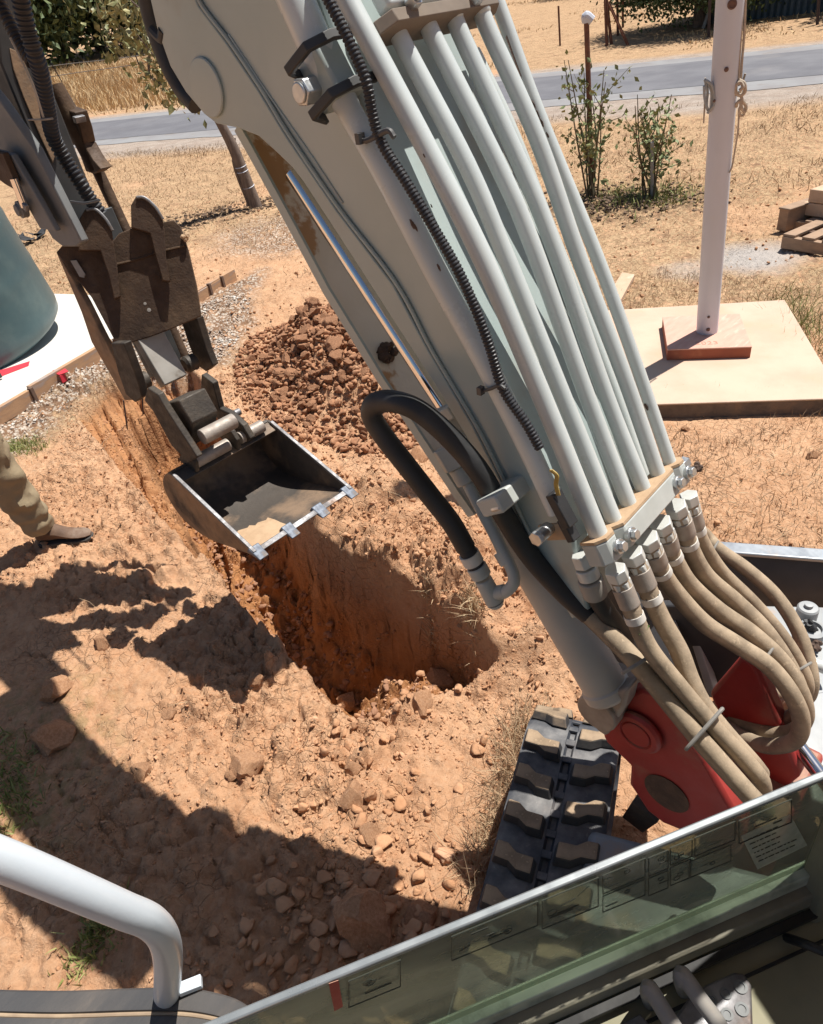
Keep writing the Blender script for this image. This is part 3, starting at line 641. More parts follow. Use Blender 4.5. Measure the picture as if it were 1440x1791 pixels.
# ---- bottom manifold: three clamp blocks in a row, nuts, ferrules, hoses
def frame(i):
    p, d = TE[i]; n_ = nrm(np.cross(XR, d)); n_ = n_ if n_[2] > 0 else -n_
    return p, d, n_
for (ia, ib, ex_) in ((0, 0, (-.028, .022)), (1, 4, (-.026, .028)), (6, 6, (-.024, .02))):
    pa, da, na = frame(ia); pb, db, nb = frame(ib)
    xa, xb = pa[0] + ex_[0], pb[0] + ex_[1]
    def at_x(X, pa=pa, pb=pb):
        f = 0 if ia == ib else (X - pa[0]) / (pb[0] - pa[0]); p = pa + (pb - pa) * f; return V(X, p[1], p[2])
    A_, B_ = at_x(xa), at_x(xb)
    d_ = nrm(da + db); n_ = nrm(na + nb)
    outl = [A_ - n_ * .018, A_ + n_ * .010 , A_ + n_ * .024 + XR * .014, B_ + n_ * .024 - XR * .014, B_ + n_ * .010, B_ - n_ * .018]
    mb = MB(); mb.prism([p + d_ * .002 for p in outl], d_ * .040); bl = mb.build('tube_clamp', 'clamp_paint', EX, bevel=.003)
    mb = MB(); mb.prism([p - d_ * .0035 for p in outl], d_ * .005); mb.build('clamp_cover', 'dust_top', bl)
    for X in ([xa + .02, xb - .02] if ia != ib else [(xa + xb) / 2 + .006]):
        c = at_x(X) + n_ * .025 + d_ * .022; mb = MB(); mb.cyl(c - n_ * .004, c + n_ * .006, .0125, seg=20); mb.cyl(c + n_ * .006, c + n_ * .014, .009, seg=6); mb.build('bolt', 'steel_bolt', bl, bevel=.001)
p, d, n_ = frame(6); c = p + XR * .035 + d * .02; mb = MB(); mb.cyl(c - XR * .012, c + XR * .012, .0125, seg=6); mb.build('bolt', 'steel_bolt', EX, bevel=.001)
clump(onX(1222, 815, 1.15), .010, 9, 'mud_lump', 'mud', EX, 5)

def hose(pts, r, m_='tan_hose', band=None, fit=True, nutr=None):
    if fit:                                           # ease the depth away from the clamp over the first stretch
        sh = pts[0][2] + .012 - pts[1][2]; ln = 0.0; q = [pts[0]]
        for k in range(1, len(pts)):
            ln += math.hypot(pts[k][0] - pts[k - 1][0], pts[k][1] - pts[k - 1][1]); q.append((pts[k][0], pts[k][1], pts[k][2] + sh * max(0, 1 - ln / 450)))
        pts = q
    P = [onD(a, b_, d_) for a, b_, d_ in pts]; mb = MB(); mb.tube(P, r, 18, 10); ho = mb.build('hydraulic_hose', m_, EX)
    if fit:
        S = spline(P, 10); L_ = np.concatenate([[0], np.cumsum(np.linalg.norm(np.diff(S, axis=0), axis=1))])
        def at(s):
            q = V(*[np.interp(s, L_, S[:, k]) for k in range(3)]); q2 = V(*[np.interp(s + .004, L_, S[:, k]) for k in range(3)]); return q, nrm(q2 - q)
        nr = nutr or r * 1.22
        mb = MB(); a, t = at(0); mb.cyl(a - t * .004, a + t * .017, nr, seg=6); mb.build('hex_nut', 'nut_paint', ho, bevel=.0015)
        mb = MB(); a, t = at(.021); mb.cyl(a, a + t * .014, nr * .93, seg=6, phase=.4); mb.cyl(a - t * .004, a, nr * .72, seg=16); mb.build('hex_nut', 'nut_paint', ho, bevel=.0015)
        mb = MB(); a, t = at(.036); a2, t2 = at(.072); mb.cyl(a, a2, r * 1.13, seg=20); mb.build('crimp_ferrule', 'pin_tube', ho, bevel=.001)
        bs = band or .088
        mb = MB(); a, t = at(bs); a2, t2 = at(bs + .014); mb.cyl(a, a2, r * 1.09, seg=24); bb = mb.build('label_band', 'label_white', ho)
        # faint print on the band: short strokes like the worn hose codes
        mb = MB(); side_ = nrm(np.cross(t, CAM - a)); up_ = nrm(CAM - a)
        for k, wd in enumerate((.0022, .0014, .0026, .0018)):
            ang = -.75 + k * .42; rd = math.sin(ang) * side_ + math.cos(ang) * up_
            mb.box((a + a2) / 2 + rd * r * 1.095, nrm(np.cross(rd, t)) * wd * .5, t * .0028, rd * .0003)
        mb.build('print', 'label_ink', bb)
    return ho
d0 = [pp[0] for pp in TE]
def dep(i): q = RC.T @ (TE[i][0] - CAM); return q[2]
# left three descend to the red bracket
hose([(1077, 998, dep(0) + .015), (1088, 1024, 1.20), (1102, 1058, 1.205), (1118, 1098, 1.215), (1140, 1140, 1.225), (1188, 1200, 1.24), (1245, 1268, 1.25), (1300, 1326, 1.26), (1330, 1362, 1.27), (1336, 1388, 1.31)], .0155)
hose([(1106, 968, dep(1) + .02), (1118, 995, 1.24), (1137, 1040, 1.25), (1158, 1085, 1.26), (1188, 1138, 1.265), (1208, 1190, 1.265), (1232, 1236, 1.265), (1272, 1286, 1.27), (1312, 1330, 1.28), (1330, 1352, 1.33)], .0165)
# four that sweep out to the right and loop back under
hose([(1132, 942, dep(2) + .02), (1143, 968, 1.43), (1157, 1000, 1.45), (1185, 1040, 1.47), (1232, 1090, 1.475), (1290, 1128, 1.46), (1345, 1165, 1.44), (1385, 1215, 1.42), (1402, 1262, 1.43), (1390, 1296, 1.47), (1345, 1305, 1.53), (1300, 1290, 1.60), (1262, 1265, 1.66)], .0172)
hose([(1155, 915, dep(3) + .02), (1166, 942, 1.45), (1176, 972, 1.47), (1205, 1020, 1.49), (1255, 1066, 1.50), (1318, 1110, 1.48), (1370, 1160, 1.46), (1402, 1215, 1.45), (1408, 1258, 1.48), (1380, 1282, 1.54), (1330, 1278, 1.60), (1280, 1256, 1.66)], .0172)
hose([(1182, 886, dep(4) + .02), (1194, 916, 1.47), (1210, 965, 1.49), (1238, 1010, 1.51), (1290, 1055, 1.52), (1340, 1105, 1.50), (1380, 1165, 1.49), (1400, 1215, 1.50), (1392, 1250, 1.55), (1350, 1262, 1.61), (1300, 1246, 1.66), (1255, 1225, 1.70)], .0172)
hose([(1205, 868, dep(6) + .02), (1214, 905, 1.48), (1228, 948, 1.50), (1262, 1000, 1.53), (1315, 1052, 1.54), (1362, 1105, 1.54), (1395, 1155, 1.54), (1412, 1200, 1.55), (1396, 1225, 1.60), (1350, 1236, 1.66), (1300, 1222, 1.70), (1250, 1210, 1.74)], .0150, band=.075)
hose([(1188, 900, dep(5) + .08), (1226, 930, 1.57), (1258, 962, 1.58), (1305, 995, 1.59), (1355, 1040, 1.59), (1392, 1095, 1.58), (1413, 1150, 1.58), (1420, 1200, 1.59), (1405, 1225, 1.64), (1365, 1215, 1.70), (1300, 1205, 1.74)], .0158, fit=False)
# big black feed hose from the left fitting, dusty further down
lfit = [(1022, 985, 1.19), (1032, 1012, 1.20), (1042, 1040, 1.22)]
mb = MB(); L3 = [onD(*p) for p in lfit]
mb.cyl(L3[0] - (L3[1] - L3[0]) * .6, L3[0] + (L3[1] - L3[0]) * .2, .018, seg=6); mb.build('hex_nut', 'nut_paint', EX, bevel=.002)
mb = MB(); mb.cyl(L3[0] + (L3[1] - L3[0]) * .3, L3[1], .0185, seg=18); mb.build('hose_union', 'nut_paint', EX, bevel=.002)
mb = MB(); mb.cyl(L3[1], L3[2], .0215, seg=24); mb.build('crimp_ferrule', 'arm_plate', EX, bevel=.002)
hose([(1042, 1040, 1.22), (1062, 1072, 1.24), (1088, 1108, 1.28), (1112, 1146, 1.33), (1140, 1190, 1.38)], .0175, 'black_rubber', fit=False)
hose([(1018, 1064, 1.265), (1050, 1094, 1.255), (1098, 1142, 1.24), (1140, 1190, 1.235), (1182, 1242, 1.235), (1225, 1294, 1.235), (1270, 1345, 1.24), (1312, 1392, 1.245), (1340, 1420, 1.26)], .0172, fit=False)
hose([(1150, 1190, 1.54), (1200, 1260, 1.56), (1228, 1320, 1.56), (1250, 1370, 1.55), (1290, 1420, 1.54)], .007, 'black_rubber', fit=False)
hose([(1105, 1190, 1.56), (1150, 1240, 1.58), (1200, 1300, 1.58), (1260, 1370, 1.56)], .013, 'black_rubber', fit=False)
def tie(a, b_, d_, name='cable_tie', sag=.01, r=.0042, m_='grey_tie'):
    A_, B_ = onD(*a, d_), onD(*b_, d_); mid = (A_ + B_) / 2 + nrm(CAM - A_) * sag
    mb = MB(); mb.tube([A_ - nrm(CAM - A_) * .02, A_, mid, B_, B_ - nrm(CAM - A_) * .02], r, 8); return mb.build(name, m_, EX)
tie((1092, 1176), (1147, 1142), 1.212, r=.0032); tie((1203, 1308), (1262, 1242), 1.215, r=.0036, sag=.008); tie((1330, 1166), (1352, 1134), 1.395, r=.003); tie((1388, 1178), (1418, 1160), 1.455, r=.003); tie((1240, 975), (1256, 948), 1.42, r=.0025)
# the leaf caught on the hose
mb = MB()
for k, (cx, cy, sx) in enumerate([(1122, 1098, 1), (1128, 1108, .9), (1118, 1106, .8), (1129, 1098, .7), (1120, 1090, .8)]):
    c = onD(cx, cy, 1.185 - .003 * k); u = nrm(V(math.cos(k * 1.9), math.sin(k * 1.9), .4)); v_ = nrm(np.cross(u, CAM - c)); 
    mb.add([c - u * .012 * sx, c + v_ * .007 * sx + nrm(CAM - c) * .003, c + u * .012 * sx, c - v_ * .007 * sx + nrm(CAM - c) * .002], [(0, 1, 2, 3)])
lf = mb.build('leaf_cluster', 'leaf_green', EX, smooth=False)

# ---- red swing bracket holding the boom foot
def plate(L_, X, th, name, m_, bevel=.006, parent=EX):
    mb = MB(); mb.prism([onX(a, b_, X) for a, b_ in L_], XR * th); return mb.build(name, m_, parent, bevel=bevel)
br = plate([(1092, 1218), (1120, 1205), (1150, 1215), (1185, 1262), (1232, 1330), (1272, 1400), (1300, 1450), (1290, 1500), (1230, 1470), (1160, 1442), (1132, 1420), (1100, 1372), (1102, 1340), (1060, 1300), (1053, 1286), (1070, 1250)], .90, .045, 'swing_bracket', 'red_paint', .010)
c = onX(1118, 1278, .895); mb = MB(); mb.lathe(c, -XR, [(.052, 0), (.052, .008), (.046, .014), (.036, .015), (.034, .010), (.031, .010), (.030, .014), (.002, .014)], 36); mb.build('pivot_boss', 'red_paint', br, bevel=.001)
c = onX(1166, 1388, .8985); mb = MB(); mb.lathe(c, -XR, [(.050, 0), (.050, .0012), (.001, .0012)], 32); sl = mb.build('bracket_recess', 'mud', br)
plate([(1240, 1215), (1295, 1150), (1322, 1165), (1345, 1215), (1375, 1290), (1400, 1360), (1350, 1400), (1290, 1330)], 1.16, .04, 'swing_bracket', 'red_paint', .010)
mb = MB(); mb.box(onD(1330, 1400, 1.72), V(.14, 0, 0), V(0, .08, 0), V(0, 0, .10)); mb.build('swing_post', 'red_paint', EX, bevel=.012)
mb = MB(); a = onX(1042, 1250, .85); mb.cyl(a, a + XR * .12, .045, seg=28); mb.build('cylinder_eye', 'pin_tube', EX, bevel=.004)
mb = MB(); mb.prism([onX(a, b_, .86) for a, b_ in [(1032, 1232), (1060, 1212), (1100, 1205), (1092, 1240), (1060, 1290), (1040, 1276)]], XR * .05); mb.build('cylinder_lug', 'pin_tube', EX, bevel=.008)
mb = MB(); mb.prism([onX(a, b_, .93) for a, b_ in [(1088, 1430), (1106, 1402), (1150, 1440), (1124, 1458)]], XR * .05); mb.build('stop_block', 'link_steel', EX, bevel=.003)
# bars behind the hoses (boom foot side rails seen between hoses)
for (a, b_) in (((1172, 1090), (1232, 1235)), ((1208, 1080), (1250, 1215)), ((1236, 1078), (1262, 1150))):
    A_, B_ = onD(*a, 1.78), onD(*b_, 1.78); mb = MB(); mb.box((A_ + B_) / 2, XR * .012, (B_ - A_) / 2, np.cross(nrm(B_ - A_), XR) * .012); mb.build('foot_rail', 'clamp_paint', EX, bevel=.002)
plate([(1140, 1060), (1250, 1060), (1330, 1110), (1300, 1160), (1240, 1220), (1190, 1200)], 1.28, .03, 'boom_foot_plate', 'blade_and_shade_paint')

# ---- undercarriage, turned a good sixty degrees against the boom
TT = nrm((.92, .39)); TX = V(TT[0], TT[1], 0); PX = V(-TT[1], TT[0], 0); ZZ = V(0, 0, 1)
def und(s, p, z): return TX * s + PX * p + ZZ * z
def track(pc, wd, s_end=1.181, length=1.05, r=.165, name='track'):
    tr_ = thing(name, None, None, und(s_end - length / 2, pc, 0)) if False else None
    def path(u):                                      # stadium path, u in metres, starts on top run at the rear
        Ls = length; arc = math.pi * r
        u = u % (2 * Ls + 2 * arc)
        if u < Ls: return s_end - Ls + u, 2 * r + .03, 0.0
        u -= Ls
        if u < arc: a = u / r; return s_end + r * math.sin(a), r + .03 + r * math.cos(a), a
        u -= arc
        if u < Ls: return s_end - u, .03, math.pi
        u -= Ls; a = math.pi + u / r; return s_end - Ls + r * math.sin(a), r + .03 + r * math.cos(a), a
    tot = 2 * length + 2 * math.pi * r
    mb = MB(); n_ = 120; vs = []
    for i in range(n_):
        s, z, a = path(i / n_ * tot); nv_ = (math.sin(a), math.cos(a))
        for (p, o2) in ((-wd / 2, 0), (-wd / 2 + .015, .006), (-.012, .006), (-.006, -.004), (.006, -.004), (.012, .006), (wd / 2 - .015, .006), (wd / 2, 0), (wd / 2, -.03), (-wd / 2, -.03)):
            vs.append(und(s + nv_[0] * o2, pc + p, z + nv_[1] * o2))
    mb.add(vs, [(i * 10 + j, ((i + 1) % n_) * 10 + j, ((i + 1) % n_) * 10 + (j + 1) % 10, i * 10 + (j + 1) % 10) for i in range(n_) for j in range(10)])
    belt = mb.build('rubber_track', 'belt_rubber', EX)
    pitch = .106; k = int(tot / pitch); pitch = tot / k; me1 = {}
    for i in range(k):
        for sgn in (-1, 1):
            s, z, a = path(i * pitch + (.0 if sgn < 0 else pitch * .5)); T_ = und(math.cos(a), 0, -math.sin(a)); Nn = und(math.sin(a), 0, math.cos(a))
            if sgn not in me1:
                # block: wide outside, notched inside, bevelled; in local axes (T, P, N)
                o_in, o_out = .016 * sgn, (wd / 2 - .004) * sgn
                mid = (o_in + o_out) / 2
                base = [(-.040, o_in), (.012, o_in), (.014, mid - .004 * sgn), (.036, mid + .022 * sgn), (.038, o_out), (-.016, o_out), (-.020, mid + .012 * sgn), (-.038, mid - .012 * sgn)]
                top_ = [(x * .78 + .001, mid + (y - mid) * .86) for x, y in base]
                nb_ = len(base); vv = [(x, y, 0.002) for x, y in base] + [(x, y, .029) for x, y in top_]
                ff = [tuple(range(nb_ - 1, -1, -1)) if sgn > 0 else tuple(range(nb_)), tuple(range(nb_, 2 * nb_)) if sgn > 0 else tuple(range(2 * nb_ - 1, nb_ - 1, -1))]
                ff += [((i2, (i2 + 1) % nb_, nb_ + (i2 + 1) % nb_, nb_ + i2) if sgn > 0 else (i2, nb_ + i2, nb_ + (i2 + 1) % nb_, (i2 + 1) % nb_)) for i2 in range(nb_)]
                m1 = bpy.data.meshes.new('tread_lug'); m1.from_pydata(vv, [], ff); m1.update(); m1.materials.append(MATS['lug_rubber']); me1[sgn] = m1
            ob = bpy.data.objects.new('tread_lug', me1[sgn]); scene.collection.objects.link(ob)
            o = und(s, pc, z) + Nn * .004
            R_ = Matrix(((T_[0], PX[0], Nn[0]), (T_[1], PX[1], Nn[1]), (T_[2], PX[2], Nn[2]))).to_4x4()
            ob.parent = belt; ob.matrix_local = Matrix.Translation(Vector(o - WORLD[belt.name])) @ R_
            bv = ob.modifiers.new('bevel', 'BEVEL'); bv.width = .004; bv.segments = 2
    # guide ribs seen in the groove
    mb = MB()
    for i in range(int(tot / .053)):
        s, z, a = path(i * .053); T_ = und(math.cos(a), 0, -math.sin(a)); Nn = und(math.sin(a), 0, math.cos(a)); mb.box(und(s, pc, z) + Nn * .003, T_ * .010, PX * .013, Nn * .004)
    mb.build('groove_rib', 'belt_rubber', belt, bevel=.002, kind='stuff')
    mb = MB(); mb.box(und(s_end - length / 2, pc, r + .03), TX * (length / 2 + .02), PX * (wd * .42), ZZ * .10); mb.cyl(und(s_end, pc - wd * .3, r + .03), und(s_end, pc + wd * .3, r + .03), r - .035, seg=28); mb.build('track_frame', 'red_paint', EX, bevel=.01)
track(.193, .248); track(-.62, .248)
mb = MB(); mb.box(und(.62, -.19, .29), TX * .34, PX * .30, ZZ * .09); mb.build('chassis', 'grey_metal', EX, bevel=.02)
mb = MB(); mb.lathe(und(.30, -.19, .37), ZZ, [(.30, 0), (.30, .09), (.27, .10), (.01, .10)], 40); mb.build('slew_ring', 'arm_dark', EX)
# dozer blade beyond the tracks and its arms
b_s = 2.33
bl_t0, bl_t1 = onZ(1272, 963, .316), onZ(1560, 985, .316)
bdir = nrm(bl_t1 - bl_t0); bfw = V(-bdir[1], bdir[0], 0); bfw = bfw if bfw[0] > 0 else -bfw
bl_t0 = bl_t0 - bdir * .4
prof = [(.0, .0), (-.02, -.04), (-.045, -.10), (-.05, -.2), (-.03, -.28), (.02, -.33), (.035, -.33), (-.012, -.27), (-.03, -.2), (-.025, -.10), (0.0, -.04), (.02, .0)]
mb = MB(); mb.prism([bl_t0 + bfw * a + ZZ * b_ for a, b_ in prof], bdir * 1.5); blade = mb.build('dozer_blade', 'blade_and_shade_paint', EX)
mb = MB(); mb.box(bl_t0 + bdir * .75 + bfw * .012, bdir * .75, bfw * .030, ZZ * .008); mb.build('blade_top_rail', 'blade_edge', blade, bevel=.005)
mb = MB(); mb.prism([onZ(a, b_, .37) for a, b_ in [(1296, 1058), (1480, 1062), (1560, 1420), (1455, 1420), (1405, 1330), (1380, 1200)]], V(0, 0, -.08)); mb.build('blade_arm', 'grey_metal', EX, bevel=.006)
mb = MB(); mb.prism([onZ(a, b_, .44) for a, b_ in [(1385, 1220), (1480, 1200), (1500, 1420), (1420, 1400)]], V(0, 0, -.06)); mb.build('blade_arm', 'grey_metal', EX, bevel=.006)
c = onZ(1413, 1068, .404); mb = MB(); mb.lathe(c - ZZ * .04, ZZ, [(.030, 0), (.030, .05), (.026, .055), (.012, .056), (.012, .066), (.001, .067)], 24); mb.build('pin_cap', 'grey_metal', EX)
c = onZ(1420, 1100, .404); mb = MB(); mb.lathe(c - ZZ * .04, ZZ, [(.036, 0), (.038, .04), (.028, .045), (.026, .035), (.001, .035)], 24); gb = mb.build('grease_pot', 'grey_metal', EX)
clump(c + ZZ * .0, .020, 12, 'grease_lump', 'black_rubber', gb, 7)
mb = MB(); mb.tube([onZ(a, b_, z) for a, b_, z in [(1405, 1165, .42), (1425, 1162, .44), (1450, 1172, .42)]], .016, 12); mb.cyl(onZ(1420, 1150, .44), onZ(1424, 1158, .44), .012, seg=6); mb.build('blade_hose_fitting', 'nut_paint', EX)
A_, B_ = onD(1380, 1282, 1.62), onD(1470, 1402, 1.52); mb = MB(); mb.cyl(A_, B_, .0165, seg=28); mb.build('blade_cylinder_rod', 'chrome', EX)
clump(onZ(1425, 1128, .395), .016, 15, 'grease_lump', 'mud', EX, 6)

# ---- cab: lower windscreen, sill, floor, pedals, hand rail, roof
G1 = onD(390, 1791, .70); zt = G1[2]
r = ray(1440, 1360); G2 = CAM + r * (zt - CAM[2]) / r[2]
cdir = nrm(G2 - G1); cn = V(cdir[1], -cdir[0], 0); cn = cn if cn[1] < 0 else -cn   # towards the operator
G0 = G1 - cdir * .12; GE = G2 + cdir * .25
def onG(px, py): return onPlane(px, py, G1, cn)
gb0, gb1 = onG(833, 1776), onG(1440, 1487); hglass = zt - (gb0[2] + gb1[2]) / 2
W_ = np.linalg.norm(GE - G0)
mb = MB(); mb.box((G0 + GE) / 2 - ZZ * hglass / 2, cdir * W_ / 2, cn * .003, ZZ * hglass / 2); ws = mb.build('windscreen', 'tinted_glass', EX, smooth=False)
mb = MB(); mb.box((G0 + GE) / 2 + ZZ * .004, cdir * W_ / 2, cn * .0045, ZZ * .004); mb.build('glass_rail', 'glass_edge', EX, bevel=.002)
zb = zt - hglass
mb = MB(); mb.box((G0 + GE) / 2 - ZZ * (hglass + .014) + cn * .004, cdir * W_ / 2, cn * .010, ZZ * .013); mb.build('glass_seat', 'glass_strip', EX, bevel=.002)
# decals on the glass: outlined panels, worn, only their backs are seen
def decal(q, m_='decal_clear', lines=True, inner=None):
    P = [onPlane(a, b_, G1 + cn * .006, cn) for a, b_ in q]; mb = MB()
    mb.prism(P, cn * .0006); o = mb.build('decal', m_, ws, smooth=False)
    if lines:
        mb = MB()
        for i in range(4): mb.cyl(P[i] + cn * .001, P[(i + 1) % 4] + cn * .001, .0006, seg=5)
        mb.build('decal_border', 'decal_ink', ws, smooth=False)
    if inner:
        mb = MB(); rr = random.Random(int(q[0][0])); u = P[1] - P[0]; v_ = P[3] - P[0]
        for k in range(max(2, inner * 2 // 3)):
            a = rr.uniform(.12, .8); b_ = rr.uniform(.2, .8); c = P[0] + u * a + v_ * b_ + cn * .0012
            kind = rr.random(); s = np.linalg.norm(v_) * .13
            if kind < .5: mb.box(c, nrm(u) * s * rr.uniform(.6, 2.2), nrm(v_) * s * .16, cn * .0003)
            elif kind < .8: mb.box(c, nrm(u + v_ * rr.uniform(-1, 1)) * s, nrm(np.cross(u + v_ * .5, cn)) * s * .12, cn * .0003)
            else:
                for j in range(8):
                    a0, a1 = j * math.pi / 4, (j + 1) * math.pi / 4
                    mb.cyl(c + (nrm(u) * math.cos(a0) + nrm(v_) * math.sin(a0)) * s * .7, c + (nrm(u) * math.cos(a1) + nrm(v_) * math.sin(a1)) * s * .7, .0005, seg=4)
        mb.build('decal_print', 'decal_ink', ws, smooth=False)
m = MATS['tinted_glass'].copy(); m.name = 'decal_clear'; MATS['decal_clear'] = m
bb_ = m.node_tree.nodes['Principled BSDF']; bb_.inputs['Base Color'].default_value = (.31, .33, .245, 1); bb_.inputs['Roughness'].default_value = .6
for nn in m.node_tree.nodes:
    if nn.type == 'MAP_RANGE': nn.inputs[3].default_value = .05; nn.inputs[4].default_value = .12
    if nn.type == 'BSDF_TRANSPARENT': nn.inputs[0].default_value = (1, 1, 1, 1)
m = MATS['decal_clear'].copy(); m.name = 'decal_pale'; MATS['decal_pale'] = m; m.node_tree.nodes['Principled BSDF'].inputs['Base Color'].default_value = (.50, .54, .44, 1)
for nn in m.node_tree.nodes:
    if nn.type == 'MAP_RANGE': nn.inputs[3].default_value = .40; nn.inputs[4].default_value = .55
def strip_decal(x0, x1, o0, o1, n_in):               # measured along the glass top rail
    def P(x, o): return (x, 1791 + (x - 390) * (1360 - 1791) / 1050 + o)
    decal([P(x0, o0), P(x1, o0), P(x1, o1), P(x0, o1)], 'decal_clear', True, n_in)
strip_decal(1292, 1384, 14, 54, 5); strip_decal(1215, 1285, 12, 44, 4); strip_decal(1205, 1278, 50, 78, 4)
strip_decal(1172, 1210, 12, 42, 4); strip_decal(1172, 1208, 46, 78, 4); strip_decal(1134, 1168, 14, 46, 4); strip_decal(1134, 1168, 50, 80, 4)
strip_decal(1054, 1128, 12, 44, 4); strip_decal(1054, 1128, 48, 76, 4); strip_decal(948, 1046, 12, 62, 8); strip_decal(790, 940, 10, 52, 9)
strip_decal(610, 700, 14, 60, 5)
decal([(1296, 1462), (1382, 1424), (1412, 1478), (1325, 1520)], 'decal_pale', False)
P = [onPlane(a, b_, G1 + cn * .006, cn) for a, b_ in [(1296, 1462), (1382, 1424), (1412, 1478), (1325, 1520)]]; mb = MB(); rr = random.Random(5)
for row in range(6):                                  # rows of worn print, as short word-like strokes
    x = .08
    while x < (.62 if row < 4 else .9):
        wd = rr.uniform(.03, .12); c = P[0] + (P[1] - P[0]) * (x + wd / 2) + (P[3] - P[0]) * (.14 + .13 * row) + cn * .0012; mb.box(c, (P[1] - P[0]) * wd * .5, nrm(P[3] - P[0]) * .0009, cn * .0002); x += wd + .03
mb.build('decal_print', 'decal_ink', ws, smooth=False)
decal([(575, 1720), (592, 1714), (600, 1760), (585, 1768)], 'red_paint', False)
# frame under the glass
mb = MB(); mb.box((G0 + GE) / 2 - ZZ * (hglass + .045) + cn * .010, cdir * W_ / 2, cn * .018, ZZ * .016); mb.build('window_frame', 'cab_frame_dark', EX, bevel=.004)
mb = MB(); mb.box((G0 + GE) / 2 - ZZ * (hglass + .064) + cn * .035, cdir * W_ / 2, cn * .006, ZZ * .004); mb.build('rubber_seal', 'cab_seal', EX, bevel=.001)
zf = zb - .085
F0 = (G0 + GE) / 2; F0 = V(F0[0], F0[1], zf)
mb = MB(); mb.box(F0 + cn * .40 - ZZ * .012, cdir * W_ / 2, cn * .42, ZZ * .012); mb.build('cab_floor', 'cab_floor', EX, bevel=.003)
for o_ in (.062, ):
    mb = MB(); mb.box(F0 + cn * o_ + ZZ * .002, cdir * W_ / 2, cn * .0018, ZZ * .0022); mb.build('floor_groove', 'cab_seal', EX)
gA = onPlane(1125, 1693, F0, ZZ); gB = onPlane(1140, 1745, F0, ZZ)
mb = MB(); mb.cyl(gA + ZZ * .001, gB + ZZ * .001, .0016, seg=6); mb.build('floor_groove', 'cab_seal', EX)
# pedal plate with holes, two travel levers
zp = zf + .05
def onF(px, py, z): return onPlane(px, py, V(0, 0, z), ZZ)
outl = [(1205, 1745), (1235, 1722), (1285, 1700), (1302, 1702), (1315, 1722), (1318, 1800), (1300, 1850), (1200, 1850), (1180, 1780)]
mb = MB(); mb.prism([onF(a, b_, zp) for a, b_ in outl], V(0, 0, -.012)); pd = mb.build('pedal_plate', 'worn_steel', EX, bevel=.003)
for (px, py, rr_) in ((1245, 1750, .007), (1270, 1738, .007), (1296, 1727, .008), (1298, 1766, .008), (1272, 1775, .007)):
    c = onF(px, py, zp); mb = MB(); mb.lathe(c, ZZ, [(rr_, 0), (rr_, .002), (rr_ * .6, .0022), (rr_ * .55, .0008), (.0002, .0008)], 16); mb.build('plate_stud', 'arm_grey', pd)
for (a, b_, d_) in (((1137, 1729), (1190, 1815), .0), ((1195, 1706), (1262, 1800), .0)):
    A_ = onD(*a, .82); B_ = onD(*b_, .80); C_ = onD(b_[0] + 60, b_[1] + 110, .78)
    E_ = onD(a[0] - 3, a[1] + 12, .90); E2 = onD(a[0] + 12, a[1] + 60, .99)
    mb = MB(); mb.tube([E2, E_, A_ - ZZ * .012, A_, (A_ + B_) / 2, B_, C_], .0095, 14, 8); mb.build('travel_lever', 'lever_grey', EX)
mb = MB(); mb.prism([onF(a, b_, zf + .03) for a, b_ in [(1085, 1791), (1120, 1772), (1135, 1790), (1150, 1850), (1080, 1850)]], V(0, 0, -.02)); mb.build('foot_rest', 'worn_steel', EX, bevel=.002)
mb = MB(); mb.tube([onF(a, b_, z) for a, b_, z in [(1376, 1640, zf + .02), (1410, 1652, zf + .05), (1450, 1668, zf + .05)]], .006, 8); mb.build('cable', 'black_rubber', EX)
# front panel of the cab below the glass, side sill
mb = MB(); mb.box((G0 + GE) / 2 - ZZ * (hglass + .30) - cn * .004, cdir * W_ / 2, cn * .006, ZZ * .235); mb.build('cab_front_panel', 'boom_paint', EX, bevel=.004)
# black rubber mud guard at the left corner of the cab
mg = [onD(a, b_, d_) for a, b_, d_ in [(-260, 1715, 1.10), (-60, 1727, 1.07), (100, 1731, 1.05), (220, 1727, 1.03), (320, 1726, 1.01), (390, 1738, .99), (430, 1756, .97), (452, 1782, .95), (455, 1860, .93)]]
cen = V(*(sum(mg[4:6]) / 2)); inn = nrm(V(cn[0], cn[1], 0))
S = spline(mg, 6); mb = MB(); vs = []
for i, p in enumerate(S):
    for (a_, z_) in ((0, -.14), (0, -.004), (.004, 0), (.028, .004), (.032, .0035), (.034, -.004), (.038, -.004), (.040, .002), (.30, .006), (.30, -.03), (.012, -.03), (.012, -.14)):
        vs.append(p + inn * a_ + ZZ * z_)
n_ = len(S); mb.add(vs, [(i * 12 + j, i * 12 + (j + 1) % 12, (i + 1) * 12 + (j + 1) % 12, (i + 1) * 12 + j) for i in range(n_ - 1) for j in range(12)])
mgo = mb.build('rubber_step_mat', 'rubber_mat', EX)
mb = MB(); mb.tube([p + inn * .036 - ZZ * .001 for p in S[::3]], .003, 8); mb.build('dust_bead', 'dust_bead', mgo)
hr = [(-160, 1445, .60), (-60, 1480, .62), (40, 1518, .655), (140, 1560, .70), (215, 1592, .745), (262, 1612, .785), (286, 1640, .83), (294, 1680, .89), (292, 1738, 1.0)]
mb = MB(); mb.tube([onD(*p) for p in hr], [.0178] * 10, 28, 12); mb.build('hand_rail', 'white_rail', EX)
mb = MB(); mb.box(onD(333, 1724, 1.0), cdir * .016, cn * .008, ZZ * .005); mb.build('rail_tab', 'white_rail', EX, bevel=.001)
